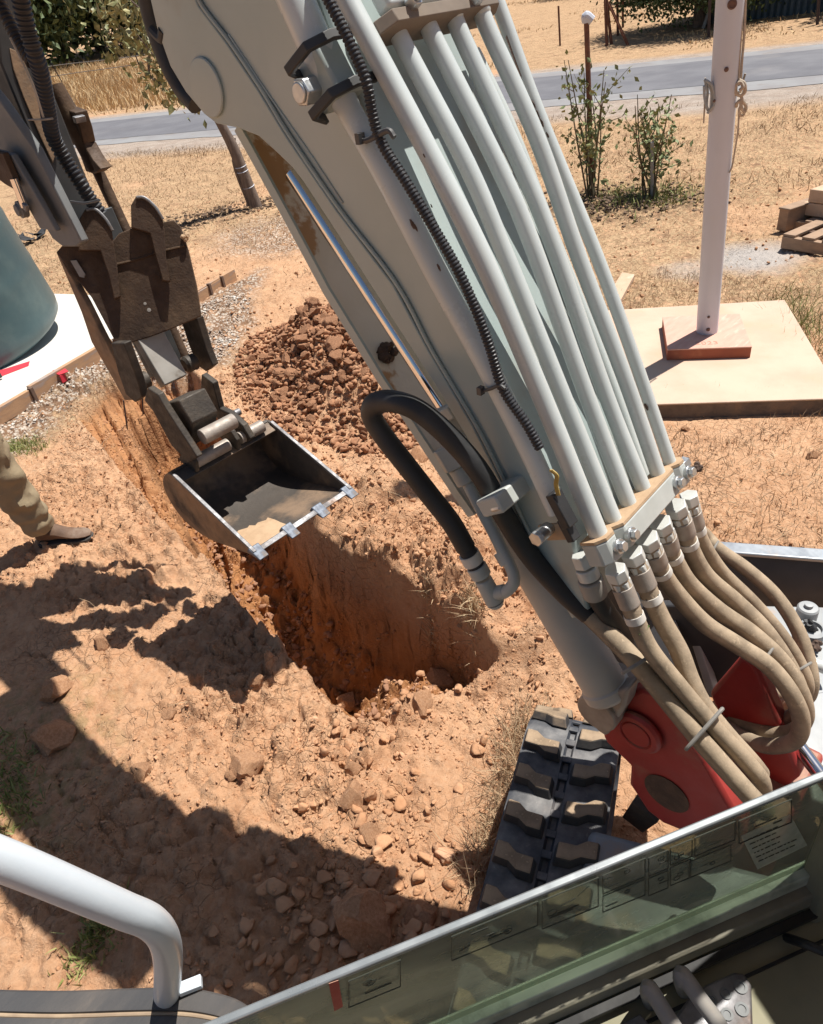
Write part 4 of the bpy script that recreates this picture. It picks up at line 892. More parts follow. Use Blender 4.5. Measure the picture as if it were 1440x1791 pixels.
wl0 = V(GE[0], GE[1], zf); mb = MB(); mb.box(wl0 + cn * .62 + ZZ * .45, cn * .62, cdir * .012, ZZ * .45); mb.build('cab_shade_panel', 'cab_frame_dark', EX, bevel=.01)  # unseen panel, added to keep sun off the cab floor
# roof and posts (above and behind the camera; they shade the cab)
RZ = 2.36
def cabp(a, b_, z): return F0 * V(1, 1, 0) + cdir * a + cn * b_ + ZZ * z
mb = MB(); mb.box(cabp(.03, .62, RZ), cdir * .62, cn * .60, ZZ * .03); mb.build('cab_roof', 'tube_paint', EX, bevel=.02)
for a, b_ in ((.33, .02), (-.57, 1.15), (.33, 1.15)):
    mb = MB(); mb.box(cabp(a, b_, (RZ + zf) / 2), cdir * .022, cn * .022, ZZ * (RZ - zf) / 2); mb.build('cab_post', 'cab_frame_dark', EX, bevel=.006)
mb = MB(); mb.box(cabp(-.12, 1.32, .85), cdir * .55, cn * .30, ZZ * .38); mb.build('engine_cover', 'tube_paint', EX, bevel=.05)
mb = MB(); mb.box(cabp(-.10, .75, .45), cdir * .52, cn * .75, ZZ * .05); mb.build('upper_frame', 'arm_dark', EX, bevel=.02)

# ================================================================== ARM, THUMB, HITCH, BUCKET (parts of the same machine)
_onX = onX; AK = 1.14
def onX(px, py, x): return _onX(px, py, x * AK)   # the arm stands a little further out than the boom
XA = .93
arm = plate([(-150, -160), (-66, -60), (-18, 66), (30, 180), (80, 300), (130, 415), (110, 430), (60, 340), (-40, 130), (-150, -30)], XA, .13, 'arm', 'arm_dark', .006)
plate([(118, 380), (165, 370), (210, 470), (258, 560), (296, 648), (262, 662), (226, 590), (168, 480)], 1.0, .07, 'arm_end', 'arm_dark', .004)
plate([(-30, 140), (0, 176), (60, 262), (142, 424), (134, 432), (110, 432), (92, 418), (30, 318), (0, 262), (-30, 225)], XA - .075, .03, 'thumb_cylinder', 'arm_grey', .006)
plate([(-10, 262), (20, 270), (56, 330), (98, 405), (70, 400), (30, 330), (-10, 290)], XA - .11, .02, 'side_bar', 'arm_grey', .004)
plate([(-20, 262), (4, 268), (26, 318), (22, 330), (8, 322), (-20, 300)], XA - .13, .02, 'rusty_bracket', 'rust_steel', .003)
A_, B_ = onX(24, 312, XA - .13), onX(44, 362, XA - .13); mb = MB(); mb.cyl(A_, B_, .013, seg=16); mb.build('thumb_rod', 'chrome', EX)
mb = MB(); mb.lathe(onX(44, 364, XA - .12), -XR, [(.027, 0), (.027, .02), (.02, .022), (.018, .03), (.001, .031)], 24); mb.build('rod_eye', 'arm_grey', EX)
mb = MB(); mb.box(onX(45, 362, XA - .16), XR * .006, V(0, .010, .004), V(0, -.004, .010)); mb.build('bolt_head', 'worn_steel', EX, bevel=.002)
af = nrm(np.cross(onX(130, 415, XA) - onX(-18, 66, XA), XR)); af = af if np.dot(af, CAM - onX(130, 415, XA)) > 0 else -af
mb = MB(); mb.prism([onPlane(a, b_, onX(30, 180, XA) + af * .001, af) for a, b_ in [(16, 84), (34, 92), (60, 150), (84, 210), (98, 262), (92, 286), (70, 240), (40, 170), (22, 120)]], af * .006); mb.build('arm_lit_strip', 'bucket_outer', EX, bevel=.002)  # rusty strip laid on for the sunlit part of the arm's face
mb = MB(); mb.cyl(onX(94, 150, 1.12), onX(170, 296, 1.14), .032, seg=24); mb.cyl(onX(170, 296, 1.16), onX(330, 640, 1.14), .022, seg=20); mb.build('bucket_cylinder', 'rust_steel', EX)
mb = MB(); mb.cyl(V(.98, 1.15, 2.40), V(1.04, 2.1, 2.48), .05, seg=24); mb.cyl(V(1.04, 2.1, 2.48), V(1.10, 2.9, 2.36), .022, seg=16); mb.build('arm_cylinder', 'boom_paint', EX)
mb = MB(); mb.tube([V(.76, 1.0, 2.2), V(.73, 1.5, 2.42), V(.74, 2.1, 2.44), V(.80, 2.6, 2.3)], .05, 12); mb.build('hose_bundle', 'black_rubber', EX)
plate([(-150, -160), (-66, -60), (-150, -30)], XA, .13, 'arm_root', 'arm_dark')
mb = MB(); mb.prism([V(1.02, *p) for p in [(2.25, 2.22), (2.28, 2.40), (2.75, 2.50), (3.15, 2.42), (3.1, 2.26)]], XR * .14); mb.build('arm_head', 'arm_dark', EX, bevel=.01)
# dark bracket behind the arm with square blocks
plate([(88, 150), (112, 190), (130, 196), (140, 226), (146, 252), (126, 254), (100, 215)], 1.12, .05, 'hose_bracket', 'rust_steel', .004)
plate([(132, 250), (146, 252), (162, 280), (176, 296), (164, 304), (150, 300)], 1.12, .05, 'hose_bracket', 'rust_steel', .004)
mb = MB(); mb.box(onX(139, 208, 1.12), XR * .02, V(0, .010, .002), V(0, -.002, .010)); mb.build('bolt_head', 'worn_steel', EX, bevel=.002)
for Lh in ([(30, -30), (45, 40), (60, 90), (72, 130), (82, 180), (92, 235), (112, 275), (138, 316), (158, 348), (176, 374)], ):
    mb = MB(); mb.tube([onX(a, b_, XA - .03 + .012 * max(0, i_ - 2)) for i_, (a, b_) in enumerate(Lh)], .0225, 16, 8, ribs=.014); mb.build('corrugated_sleeve', 'conduit', EX)
mb = MB(); mb.tube([onX(a, b_, XA - .02) for a, b_ in [(-10, -10), (14, 35), (35, 75), (58, 110)]], .019, 16, 8, ribs=.012); mb.build('corrugated_sleeve', 'conduit', EX)
mb = MB(); mb.tube([onX(a, b_, XA - .06) for a, b_ in [(18, 66), (40, 110), (60, 155), (76, 205)]], .0035, 8); mb.build('wire', 'arm_plate', EX)
mb = MB(); mb.tube([onX(a, b_, XA - .058) for a, b_ in [(50, 209), (72, 209), (92, 207)]], .003, 8); mb.build('cable_tie', 'grey_tie', EX)
mb = MB(); mb.tube([onX(a, b_, XA - .055) for a, b_ in [(124, 352), (148, 355), (174, 350)]], .004, 8); mb.build('cable_tie', 'cable_tie', EX)
# thumb: ribbed plate with two tines
TLc, TRc = onX(98, 441, .84), onX(322, 398, 1.16)
BLc, BRc = onX(206, 606, .86), onX(352, 553, 1.15)
mb = MB(); tn = nrm(np.cross(TRc - TLc, BLc - TLc)); tn = tn if np.dot(tn, CAM - TLc) > 0 else -tn
topl = [(98, 441), (108, 430), (138, 421), (146, 426), (168, 436), (198, 420), (208, 408), (232, 398), (252, 402), (282, 400), (286, 388), (304, 384), (316, 396), (330, 440), (344, 500), (352, 553), (300, 575), (260, 590), (206, 606), (160, 520)]
mb.prism([onPlane(a, b_, TLc, tn) for a, b_ in topl], -tn * .02); th = mb.build('thumb', 'rust_steel', EX, bevel=.003)
def onTh(a, b_, k=0.0): return onPlane(a, b_, TLc + tn * k, tn)
for base in ([(138, 440), (140, 385), (150, 368), (166, 367), (184, 384), (196, 404), (200, 432), (206, 470), (212, 520), (200, 524), (190, 480), (176, 440)],
             [(230, 400), (229, 362), (238, 346), (252, 347), (270, 362), (284, 384), (288, 410), (290, 450), (298, 494), (284, 492), (272, 450), (262, 410)]):
    pts = [onTh(a, b_, .004) for a, b_ in base]; mb = MB()
    inw = nrm(TRc - TLc)
    mb.prism(pts, tn * .028 + inw * .006); mb.build('tine', 'rust_steel', th, bevel=.003)
    # the bright worn edge of the tine
    e = [onTh(a + 1, b_ - 1, .034) for a, b_ in base[2:6]]; mb = MB(); mb.tube(e, .0055, 8, 6); mb.build('worn_edge', 'worn_steel', th)
mb = MB(); mb.tube([onTh(*p, .003) for p in [(204, 462), (245, 452), (280, 440), (322, 430)]], .004, 6); mb.build('weld_seam', 'rust_steel', th)
mb = MB(); mb.prism([onTh(a, b_, .002) for a, b_ in [(124, 456), (134, 455), (150, 480), (148, 486), (140, 484)]], tn * .006); mb.build('worn_patch', 'arm_plate', th)
for c_, r_ in (((254, 531), .007), ((261, 542), .009)):
    mb = MB(); mb.lathe(onTh(*c_, -.002), tn, [(r_ * .8, 0), (r_ * .8, .0025), (.0004, .003)], 7); mb.build('light_hole', 'arm_plate', th)
mb = MB(); fl = [(98, 441), (104, 450), (150, 530), (175, 580), (206, 640), (216, 665), (232, 700), (218, 700), (196, 660), (160, 598), (142, 545)]
mb.prism([onX(a, b_, .845) for a, b_ in fl], XR * .022); mb.build('thumb_flange', 'bucket_outer', EX, bevel=.003)
clump(onTh(325, 415, .005), .014, 20, 'mud_lump', 'dust_top', th, 6)
# links down to the hitch
AK = 1.11
plate([(194, 600), (216, 600), (240, 665), (248, 695), (236, 704), (220, 690), (206, 650)], .85, .03, 'thumb_link', 'link_steel', .004)
plate([(316, 560), (344, 556), (360, 610), (372, 640), (360, 650), (346, 640), (332, 608)], 1.13, .03, 'thumb_link', 'link_steel', .004)
mb = MB(); s_ = nrm(onX(330, 660, 1.0) - onX(285, 580, 1.0)); pts = [onPlane(a, b_, onX(285, 620, .99), nrm(np.cross(XR, s_))) for a, b_ in [(238, 588), (282, 570), (328, 655), (288, 674)]]
nn_ = nrm(np.cross(XR, s_)); nn_ = nn_ if np.dot(nn_, CAM - pts[0]) > 0 else -nn_
mb.prism(pts, -nn_ * .05); mb.build('arm_end_plate', 'arm_plate', EX, bevel=.004)
for a, b_, x in ((245, 668, .88), (330, 636, 1.08)):
    c = onX(a, b_, x); mb = MB(); mb.lathe(c, -XR, [(.030, -.03), (.033, .01), (.024, .02), (.001, .022)], 18); mb.build('pivot_pin', 'link_steel', EX); clump(c, .026, a, 'grease_lump', 'mud', EX, 7)
AK = 1.07
plate([(258, 678), (276, 690), (290, 715), (345, 800), (330, 810), (300, 780), (268, 720), (252, 700)], .88, .025, 'hitch_side_plate', 'link_steel', .004)
plate([(352, 655), (372, 670), (384, 715), (400, 722), (425, 745), (438, 768), (424, 780), (400, 760), (372, 720), (350, 690)], 1.10, .025, 'hitch_side_plate', 'link_steel', .004)
mb = MB(); mb.prism([onX(a, b_, .92) for a, b_ in [(286, 706), (312, 700), (336, 742), (332, 782), (306, 772)]], XR * .11); mb.build('hitch_body', 'link_steel', EX, bevel=.006)
c = onX(341, 706, 1.0); mb = MB(); axh = nrm(CAM - c); mb.lathe(c - axh * .03, axh, [(.034, 0), (.034, .032), (.028, .034), (.024, .028), (.014, .026), (.012, .031), (.001, .031)], 28); mb.build('ring_port', 'yellow_paint', EX)
def wtube(a, b_, xa, xb, r_, m_, name):
    A_ = onX(*a, xa); B_ = onX(*b_, xb); B_ = V(xb * AK, A_[1], A_[2]) ; mb = MB(); mb.cyl(A_, B_, r_, seg=24); mb.build(name, m_, EX, bevel=.002)
wtube((353, 765), (400, 735), .93, 1.06, .028, 'pin_tube', 'hitch_cross_tube')
c = onX(414, 722, 1.16); mb = MB(); mb.cyl(c - XR * .02, c + XR * .015, .014, seg=18); mb.build('locking_pin', 'worn_steel', EX, bevel=.002)
# bucket
AK = 1.0
XL, XQ = .885, 1.315
pt1, pt4 = onX(450, 962, XL), onX(608, 860, XQ)
yF, zF = (pt1[1] + pt4[1]) / 2, (pt1[2] + pt4[2]) / 2
kb1, kb2 = onX(300, 828, XL), onX(472, 735, XQ); yB, zB = (kb1[1] + kb2[1]) / 2, (kb1[2] + kb2[2]) / 2
vF = V(0, yF, zF); vB = V(0, yB, zB); ax = nrm(vF - vB); dn = nrm(np.cross(XR, ax)); dn = dn if dn[2] < 0 else -dn; vw = ray(450, 860); vw = nrm(V(0, vw[1], vw[2])); dn = nrm(.6 * vw + .4 * dn); Lk = np.linalg.norm(vF - vB)
prof = [(0, 0), (-.02, .06), (-.01, .13), (.04, .19), (.12, .225), (.20, .215), (.28, .17), (.36, .10), (Lk - .02, .03), (Lk, 0)]
Pp = spline([vB + ax * a + dn * b_ for a, b_ in prof], 4)
mb = MB(); nP = len(Pp); cen = vB + ax * Lk * .45 + dn * .08
vs = [];
for X in (XL, XQ):
    for p in Pp: vs.append(V(X, p[1], p[2]))
for X in (XL, XQ):
    for p in Pp: q = p + nrm(p - cen) * .010; vs.append(V(X, q[1], q[2]))
n_ = nP
fs = [(i, i + 1, n_ + i + 1, n_ + i) for i in range(n_ - 1)] + [(2 * n_ + i, 3 * n_ + i, 3 * n_ + i + 1, 2 * n_ + i + 1) for i in range(n_ - 1)]
fs += [(0, n_, 3 * n_, 2 * n_), (n_ - 1, 3 * n_ - 1, 4 * n_ - 1, 2 * n_ - 1)] + [(i, 2 * n_ + i, 2 * n_ + i + 1, i + 1) for i in range(n_ - 1)] + [(n_ + i, n_ + i + 1, 3 * n_ + i + 1, 3 * n_ + i) for i in range(n_ - 1)]
mb.add(vs, fs); bk_ = mb.build('bucket', 'bucket_steel', EX, bevel=0)
for X, s in ((XL, -1), (XQ, 1)):
    mb = MB(); mb.prism([V(X, *(p + (nrm(p - cen) * .009 if 0 < i_ < nP - 1 else 0))[1:]) for i_, p in enumerate(Pp)], XR * .012 * s); mb.build('bucket_side', 'bucket_outer' if s < 0 else 'bucket_steel', bk_, bevel=.002)
    mb = MB(); a, b_ = V(X + .006 * s, vB[1], vB[2]), V(X + .006 * s, vF[1], vF[2]); a = a + ax * .01
    mb.box((a + b_) / 2 - dn * .004, XR * .007, (b_ - a) / 2, dn * .006); mb.build('side_edge', 'worn_steel', bk_, bevel=.002)
mb = MB(); c = V((XL + XQ) / 2, vF[1], vF[2]); tdir = nrm(ax * .75 - dn * .35)
mb.box(c + ax * .0, XR * (XQ - XL) / 2 * 1.02, ax * .011, dn * .005); mb.build('cutting_edge', 'worn_steel', bk_, bevel=.002)
for k in range(4):
    X = XL + .005 + (XQ - XL - .01) * k / 3; p = V(X, vF[1], vF[2])
    wv = .021; ti = nrm(ax * .95 - dn * .12)
    a0 = p - ti * .025 - dn * .012; a1 = p + ti * .040 + dn * .002
    vs = [a0 + XR * wv, a0 - XR * wv, a1 - XR * wv * .92, a1 + XR * wv * .92, a0 + XR * wv + dn * .03, a0 - XR * wv + dn * .03, a1 - XR * wv * .92 + dn * .006, a1 + XR * wv * .92 + dn * .006]
    mb = MB(); mb.add(vs, [(0, 1, 2, 3), (7, 6, 5, 4), (0, 4, 5, 1), (1, 5, 6, 2), (2, 6, 7, 3), (3, 7, 4, 0)]); mb.build('bucket_tooth', 'bare_tooth', bk_, bevel=.003)
# top strip of the bucket with two pin tubes
mb = MB(); mb.box(V((XL + XQ) / 2, vB[1], vB[2]) + ax * .02 + dn * .01, XR * (XQ - XL) / 2, ax * .035, dn * .006); mb.build('bucket_top_plate', 'bucket_steel', bk_, bevel=.002)
for (x0, x1) in ((XL + .075, XL + .225), (XL + .275, XL + .385)):
    p = vB + ax * .015 - dn * .022; mb = MB(); mb.cyl(V(x0, p[1], p[2]), V(x1, p[1], p[2]), .024, seg=24); mb.build('bucket_pin', 'pin_tube', bk_, bevel=.002)
for x in (XL + .06, XL + .245):
    p = vB; mb = MB(); mb.prism([V(x, *(p + ax * a + dn * b_)[1:]) for a, b_ in [(-.05, .02), (-.045, -.05), (-.01, -.075), (.03, -.05), (.05, .0), (.04, .02)]], XR * .018); mb.build('bucket_ear', 'link_steel', bk_, bevel=.003)
# dry soil left on the lip
mb = MB(); lp0 = vF - ax * .03 - dn * .005; rr = random.Random(3); vs = []; 
gxn, gyn = 12, 8
for i in range(gxn):
    for j in range(gyn):
        u = i / (gxn - 1); v_ = j / (gyn - 1); X = XL + .012 + .155 * u; e_ = (.12 - .03 * u) * (1 + .06 * rr.uniform(-1, 1))
        q = V(0, *(vF - ax * (.015 + e_ * v_) + dn * (.024 + .030 * v_ + .45 * e_ * v_ ))[1:]); q = q - dn * (.006 + .010 * math.sin(math.pi * u) * math.sin(math.pi * v_) + .003 * rr.uniform(-1, 1)); vs.append(V(X, q[1], q[2]))
mb.add(vs, [(i * gyn + j, (i + 1) * gyn + j, (i + 1) * gyn + j + 1, i * gyn + j + 1) for i in range(gxn - 1) for j in range(gyn - 1)])
so_ = mb.build('caked_soil', 'dust_top', bk_); 
# ================================================================== YARD THINGS
UPV = GRAV_UP
def mats_yard():
    mat('tank_plastic', (.042, .085, .10), (.052, .105, .12), 1.6, .30, .42, c3=(.13, .19, .19), s3=1.3, t3=(.5, .8), bump=.0006, bscale=30)
    mat('tank_dark', (.04, .045, .045), None, 5, .5)
    mat('concrete_new', (.56, .53, .48), (.62, .585, .53), 2.5, .8, .95, c3=(.6, .53, .45), s3=3, t3=(.55, .8), bump=.0012, bscale=60)
    mat('red_marking', (.62, .03, .05), (.55, .03, .05), 9, .7)
    mat('form_timber', (.46, .28, .16), (.36, .21, .12), 5, .75, .95, c3=(.34, .28, .25), s3=5, t3=(.5, .7), bump=.0018, bscale=50, stretch=(1, 1, 5))
    mat('form_wedge', (.16, .10, .07), (.1, .06, .045), 9, .9)
    mat('pad_concrete', (.55, .42, .32), (.49, .36, .27), 2.2, .85, .95, c3=(.57, .36, .25), s3=2.0, t3=(.5, .72), bump=.0012, bscale=70)
    mat('pad_side', (.13, .105, .085), (.2, .155, .12), 10, .95, c3=(.25, .17, .11), s3=6, t3=(.5, .7), bump=.004, bscale=50)
    mat('plinth_top', (.62, .36, .28), (.56, .31, .24), 5, .8, .9, c3=(.63, .46, .36), s3=6, t3=(.52, .75), bump=.0008, bscale=80, stretch=(1, 4, 1))
    mat('plinth_side', (.33, .095, .05), (.28, .08, .045), 7, .8, c3=(.4, .15, .08), s3=8, t3=(.5, .75), bump=.0008, bscale=80)
    mat('pole_white', (.55, .58, .66), (.51, .54, .61), 1.5, .38, .5, c3=(.6, .57, .55), s3=3, t3=(.6, .8))
    mat('rope', (.50, .42, .33), (.40, .33, .26), 60, .9, bump=.001, bscale=300)
    mat('blue_rope', (.28, .33, .37), (.36, .36, .34), 60, .9, bump=.001, bscale=300)
    mat('rust_bolt', (.16, .09, .07), (.10, .06, .05), 60, .7)
    mat('paver', (.56, .40, .28), (.49, .34, .23), 8, .9, c3=(.62, .47, .35), s3=9, t3=(.5, .75), bump=.001, bscale=90)
    mat('pallet_wood', (.36, .24, .16), (.28, .19, .13), 8, .85, c3=(.2, .15, .11), s3=9, t3=(.55, .75), bump=.001, bscale=90, stretch=(1, 1, 4))
    mat('black_plastic', (.02, .02, .022), (.035, .035, .035), 8, .4, .6)
    mat('bark', (.20, .15, .12), (.12, .09, .075), 14, .9, bump=.004, bscale=50, stretch=(3, 3, .6))
    mat('stem_green', (.10, .09, .05), (.14, .10, .06), 20, .8)
    mat('rusty_post', (.20, .085, .05), (.13, .06, .045), 20, .85)
    mat('dark_post', (.07, .05, .045), (.1, .07, .06), 20, .85)
    mat('wire_metal', (.25, .23, .21), None, 20, .5, metal=.6)
    mat('leaf_rose', (.16, .20, .08), (.24, .27, .11), 7, .5, c3=(.28, .24, .09), s3=6, t3=(.5, .7))
    mat('leaf_dry', (.30, .22, .10), (.22, .15, .07), 7, .6)
    mat('leaf_sapling', (.16, .17, .06), (.26, .22, .09), 9, .5, c3=(.40, .36, .17), s3=14, t3=(.5, .65))
    mat('leaf_bush', (.055, .085, .03), (.09, .125, .045), 1.2, .6, c3=(.15, .19, .05), s3=.9, t3=(.5, .68))
    mat('leaf_grey', (.17, .21, .15), (.25, .28, .20), 1.5, .6, c3=(.40, .42, .33), s3=3, t3=(.5, .65))
    mat('leaf_olive', (.05, .075, .035), (.075, .10, .045), 1.2, .6)
    mat('leaf_dark', (.03, .05, .02), (.05, .075, .028), 1.2, .6)
    mat('grass_dry', (.46, .33, .20), (.30, .195, .115), 3, .8, c3=(.58, .45, .28), s3=5, t3=(.5, .7))
    mat('grass_tall', (.62, .45, .24), (.50, .34, .18), 1.2, .8, c3=(.70, .56, .34), s3=1.0, t3=(.5, .7))
    mat('grass_green', (.17, .20, .05), (.24, .26, .08), 8, .6, c3=(.36, .33, .13), s3=9, t3=(.5, .7))
    mat('soil_clod', (.52, .29, .16), (.40, .205, .105), 9, .95, c3=(.58, .35, .22), s3=8, t3=(.5, .75), bump=.006, bscale=40)
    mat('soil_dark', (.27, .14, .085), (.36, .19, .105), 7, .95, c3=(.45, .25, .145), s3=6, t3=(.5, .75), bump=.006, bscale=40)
    mat('gravel', (.50, .42, .35), (.36, .27, .21), 3, .9, c3=(.62, .58, .52), s3=9, t3=(.5, .6))
    mat('mulch', (.10, .065, .045), (.17, .11, .07), 20, .95)
    mat('trousers', (.27, .21, .13), (.31, .245, .155), 4, .9, c3=(.25, .19, .118), s3=5, t3=(.5, .75), bump=.0012, bscale=120)
    mat('boot_leather', (.10, .055, .033), (.15, .09, .058), 12, .7, .85, c3=(.22, .16, .12), s3=14, t3=(.5, .7), bump=.001, bscale=90)
    mat('boot_sole', (.06, .055, .05), None, 9, .8)
    mat('skin', (.45, .26, .18), None, 9, .5)
    mat('shirt', (.10, .14, .25), (.08, .11, .2), 9, .9)
    mat('hair', (.05, .035, .025), None, 30, .6)
    mat('shed_blue', (.055, .085, .11), (.07, .105, .13), 2, .5, .7, c3=(.10, .11, .11), s3=2, t3=(.55, .75))
    mat('shed_roof', (.16, .16, .16), (.22, .21, .2), 2, .5)
mats_yard()

# ---- new concrete slab with its formwork
sdir = nrm(V(*(onZ(415, 490)[:2] - onZ(0, 742)[:2]), 0)); sin_ = V(-sdir[1], sdir[0], 0)
pA = onZ(0, 740); pEnd = onZ(417, 488)
SL = np.linalg.norm((pEnd - pA)[:2]); a0 = pA - sdir * 2.2
zs = .092
tankslab = MB(); tankslab.prism([V(*(a0 + sin_ * .04)[:2], -.05), V(*(pEnd - sdir * .75 + sin_ * .04)[:2], -.05), V(*(pEnd - sdir * .75 + sin_ * 3.4)[:2], -.05), V(*(a0 + sin_ * 3.4)[:2], -.05)], V(0, 0, zs + .05))
o = tankslab.build('concrete_slab', 'concrete_new', None, bevel=.01); tag(o, 'fresh pale concrete slab under the green water tank', 'slab')
def slabpt(px, py, dz=.004): return onZ(px, py, zs + dz)
for L_, lab in (([(-12, 652), (52, 632), (50, 640), (-12, 664)], 'long red paint line on the slab against the tank base'), ([(92, 648), (112, 643), (120, 650), (104, 656), (94, 652)], 'short red paint mark at the slab edge by the formwork')):
    mb = MB(); mb.prism([slabpt(*p, .001) for p in L_], V(0, 0, .003)); o = mb.build('paint_mark', 'red_marking', None, smooth=False); tag(o, lab, 'paint mark')
fw = thing('timber_formwork', 'raw timber formwork boards along the edge of the pale slab', 'formwork', pA)
cuts = [(-2.2, -.55), (-.53, .30), (.33, 1.17), (1.20, 1.62), (1.66, 2.62), (2.66, SL - 1.12), (SL - 1.08, SL - .46), (SL - .43, SL - .02)]
for i, (c0, c1) in enumerate(cuts):
    off = (.0, .012, -.006, .004, .010, -.004, .0, .008)[i]; h_ = (.10, .112, .125, .108, .104, .11, .115, .118)[i]
    c = pA + sdir * (c0 + c1) / 2 + sin_ * (.018 + off * 0) - sin_ * off; c = V(c[0], c[1], h_ / 2 - .012)
    mb = MB(); mb.box(c, sdir * (c1 - c0) / 2, sin_ * .019, V(0, 0, h_ / 2)); mb.build('board', 'form_timber', fw, bevel=.003)
for c0 in (-.54, .315, 1.185, 1.64, 2.64, SL - 1.1, SL - .445):
    c = pA + sdir * c0 - sin_ * .012; mb = MB(); mb.box(V(c[0], c[1], .05), sdir * .014, sin_ * .016, V(0, 0, .062)); mb.build('peg', 'form_wedge', fw, bevel=.002)
mb = MB(); pr_ = onZ(108, 655, .09); mb.box(pr_ - V(0, 0, .03), sdir * .022, sin_ * .003, V(0, 0, .028)); mb.build('red_tag', 'red_marking', fw)

# ---- water tank
tc_ = V(1.405, 6.795, zs); R_ = .852; A_ = nrm(UPV * .9 + V(0, 0, 1) * .1)
prof = [(R_ - .14, 0), (R_ - .05, .012), (R_ - .012, .05), (R_, .11)]
for k in range(1, 40):
    h_ = .11 + k * .045; prof.append((R_ + .004 * (1 if k % 8 < 1 else 0), h_))
prof += [(R_ - .02, 1.95), (R_ - .12, 2.03), (.45, 2.2), (.26, 2.22), (.26, 2.3), (.01, 2.31)]
mb = MB(); mb.lathe(tc_, A_, prof, 120); tk = mb.build('tank_shell', 'tank_plastic', None); 
tank = thing('water_tank', 'tall round grey-green plastic water tank on the pale slab', 'water tank', tc_)
tk.parent = tank; tk.location = tk.location - Vector(tc_)
for hh in (1.15, 1.6):
    mb = MB(); mb.lathe(tc_ + A_ * hh, A_, [(R_ + .001, -.012), (R_ + .008, -.006), (R_ + .008, .006), (R_ + .001, .012)], 120); mb.build('tank_rib', 'tank_plastic', tank)
p = onD(2, 598, 6.6); vdir = nrm(V(*(p - tc_)[:2], 0)); p = V(*(tc_ + vdir * (R_ + .0))[:2], p[2])
p = tc_ + nrm(V(-.08, -1, 0)) * (R_ + .01) + A_ * .28
mb = MB(); mb.cyl(p, p + V(0, -.07, 0), .035, seg=8); mb.cyl(p + V(0, -.07, 0), p + V(0, -.13, 0), .022, seg=16); mb.build('outlet_fitting', 'concrete_new', tank, bevel=.003)
mb = MB(); mb.tube([p + V(0, -.12, 0), p + V(.01, -.16, -.02), p + V(.02, -.17, -.12), p + V(.03, -.17, -.26)], .018, 12); mb.build('outlet_pipe', 'tank_dark', tank)
mb = MB(); q = onZ(60, 420, .02); 
for k in range(7):
    r1 = random.Random(k); c = q + V(r1.uniform(-.18, .18), r1.uniform(-.12, .12), .03 + .03 * r1.random()); a = r1.uniform(0, 3); u = V(math.cos(a), math.sin(a), r1.uniform(-.3, .6)); v_ = nrm(np.cross(u, V(0, 0, 1)))
    mb.add([c - u * .12, c + v_ * .07, c + u * .13 + V(0, 0, .03), c - v_ * .06], [(0, 1, 2), (0, 2, 3)])
o = mb.build('plastic_sheet', 'black_plastic', None, smooth=False); tag(o, 'crumpled black plastic scrap on the grass behind the tank', 'plastic scrap')

# ---- pad, plinth and flag pole
zp_ = .09
bk0 = onZ(1083, 541, zp_); bk1 = onZ(1373, 524, zp_); u = nrm(bk1 - bk0); v_ = V(u[1], -u[0], 0); fr = onZ(1440, 697, zp_)
if np.dot(fr - bk1, v_) < 0: v_ = -v_
wdt = np.dot(fr - bk1, v_); q2 = onZ(1425, 615, zp_); v2 = nrm(V(*(q2 - bk1)[:2], 0)); v2 = nrm(v2 + v_ * .2)
bl_ = bk1 - u * 1.85; f1 = bk1 + v2 * wdt / np.dot(v2, v_); f0 = f1 - u * 2.0
pad = MB(); Pd = [bl_, bk1, f1, f0]; pad.prism([V(p[0], p[1], zp_ - .010) for p in Pd], V(0, 0, .010)); o = pad.build('pad_top', 'pad_concrete', None, bevel=.004)
pdt = thing('concrete_pad', 'pale tan concrete pad the flagpole stands on', 'concrete pad', V(*((bl_ + f1) / 2)[:2], 0)); o.parent = pdt; o.location = o.location - Vector(WORLD[pdt.name])
mb = MB(); cc_ = (bl_ + bk1 + f1 + f0) / 4; mb.prism([V(*(p + (cc_ - p) * .012)[:2], -.06) for p in Pd], V(0, 0, .148)); mb.build('pad_side', 'pad_side', pdt)
zk = zp_ + .07
k0, k1, k3 = onZ(1168, 611, zk), onZ(1316, 606, zk), onZ(1163, 554, zk); ku = nrm(k1 - k0); kv = V(-ku[1], ku[0], 0); kv = kv if np.dot(kv, k3 - k0) > 0 else -kv
kl = np.linalg.norm(k1 - k0); kd = min(np.dot(k3 - k0, kv), kl * 1.25)
sk_ = nrm(k3 - k0) * kd / np.dot(nrm(k3 - k0), kv); sk_ = sk_ * .5 + kv * kd * .5
Pk = [k0, k1, k1 + sk_, k0 + sk_]
pt_ = thing('plinth', 'red painted concrete block under the flagpole foot', 'plinth', V(*((k0 + k1 + 2 * sk_) / 2)[:2], zp_))
mb = MB(); mb.prism([V(p[0], p[1], zk - .008) for p in Pk], V(0, 0, .008)); mb.build('plinth_top', 'plinth_top', pt_, bevel=.002)
mb = MB(); cc_ = sum(Pk) / 4; mb.prism([V(*(p + (cc_ - p) * .006)[:2], zp_ + .001) for p in Pk], V(0, 0, zk - zp_ - .0095)); mb.build('plinth_side', 'plinth_side', pt_)
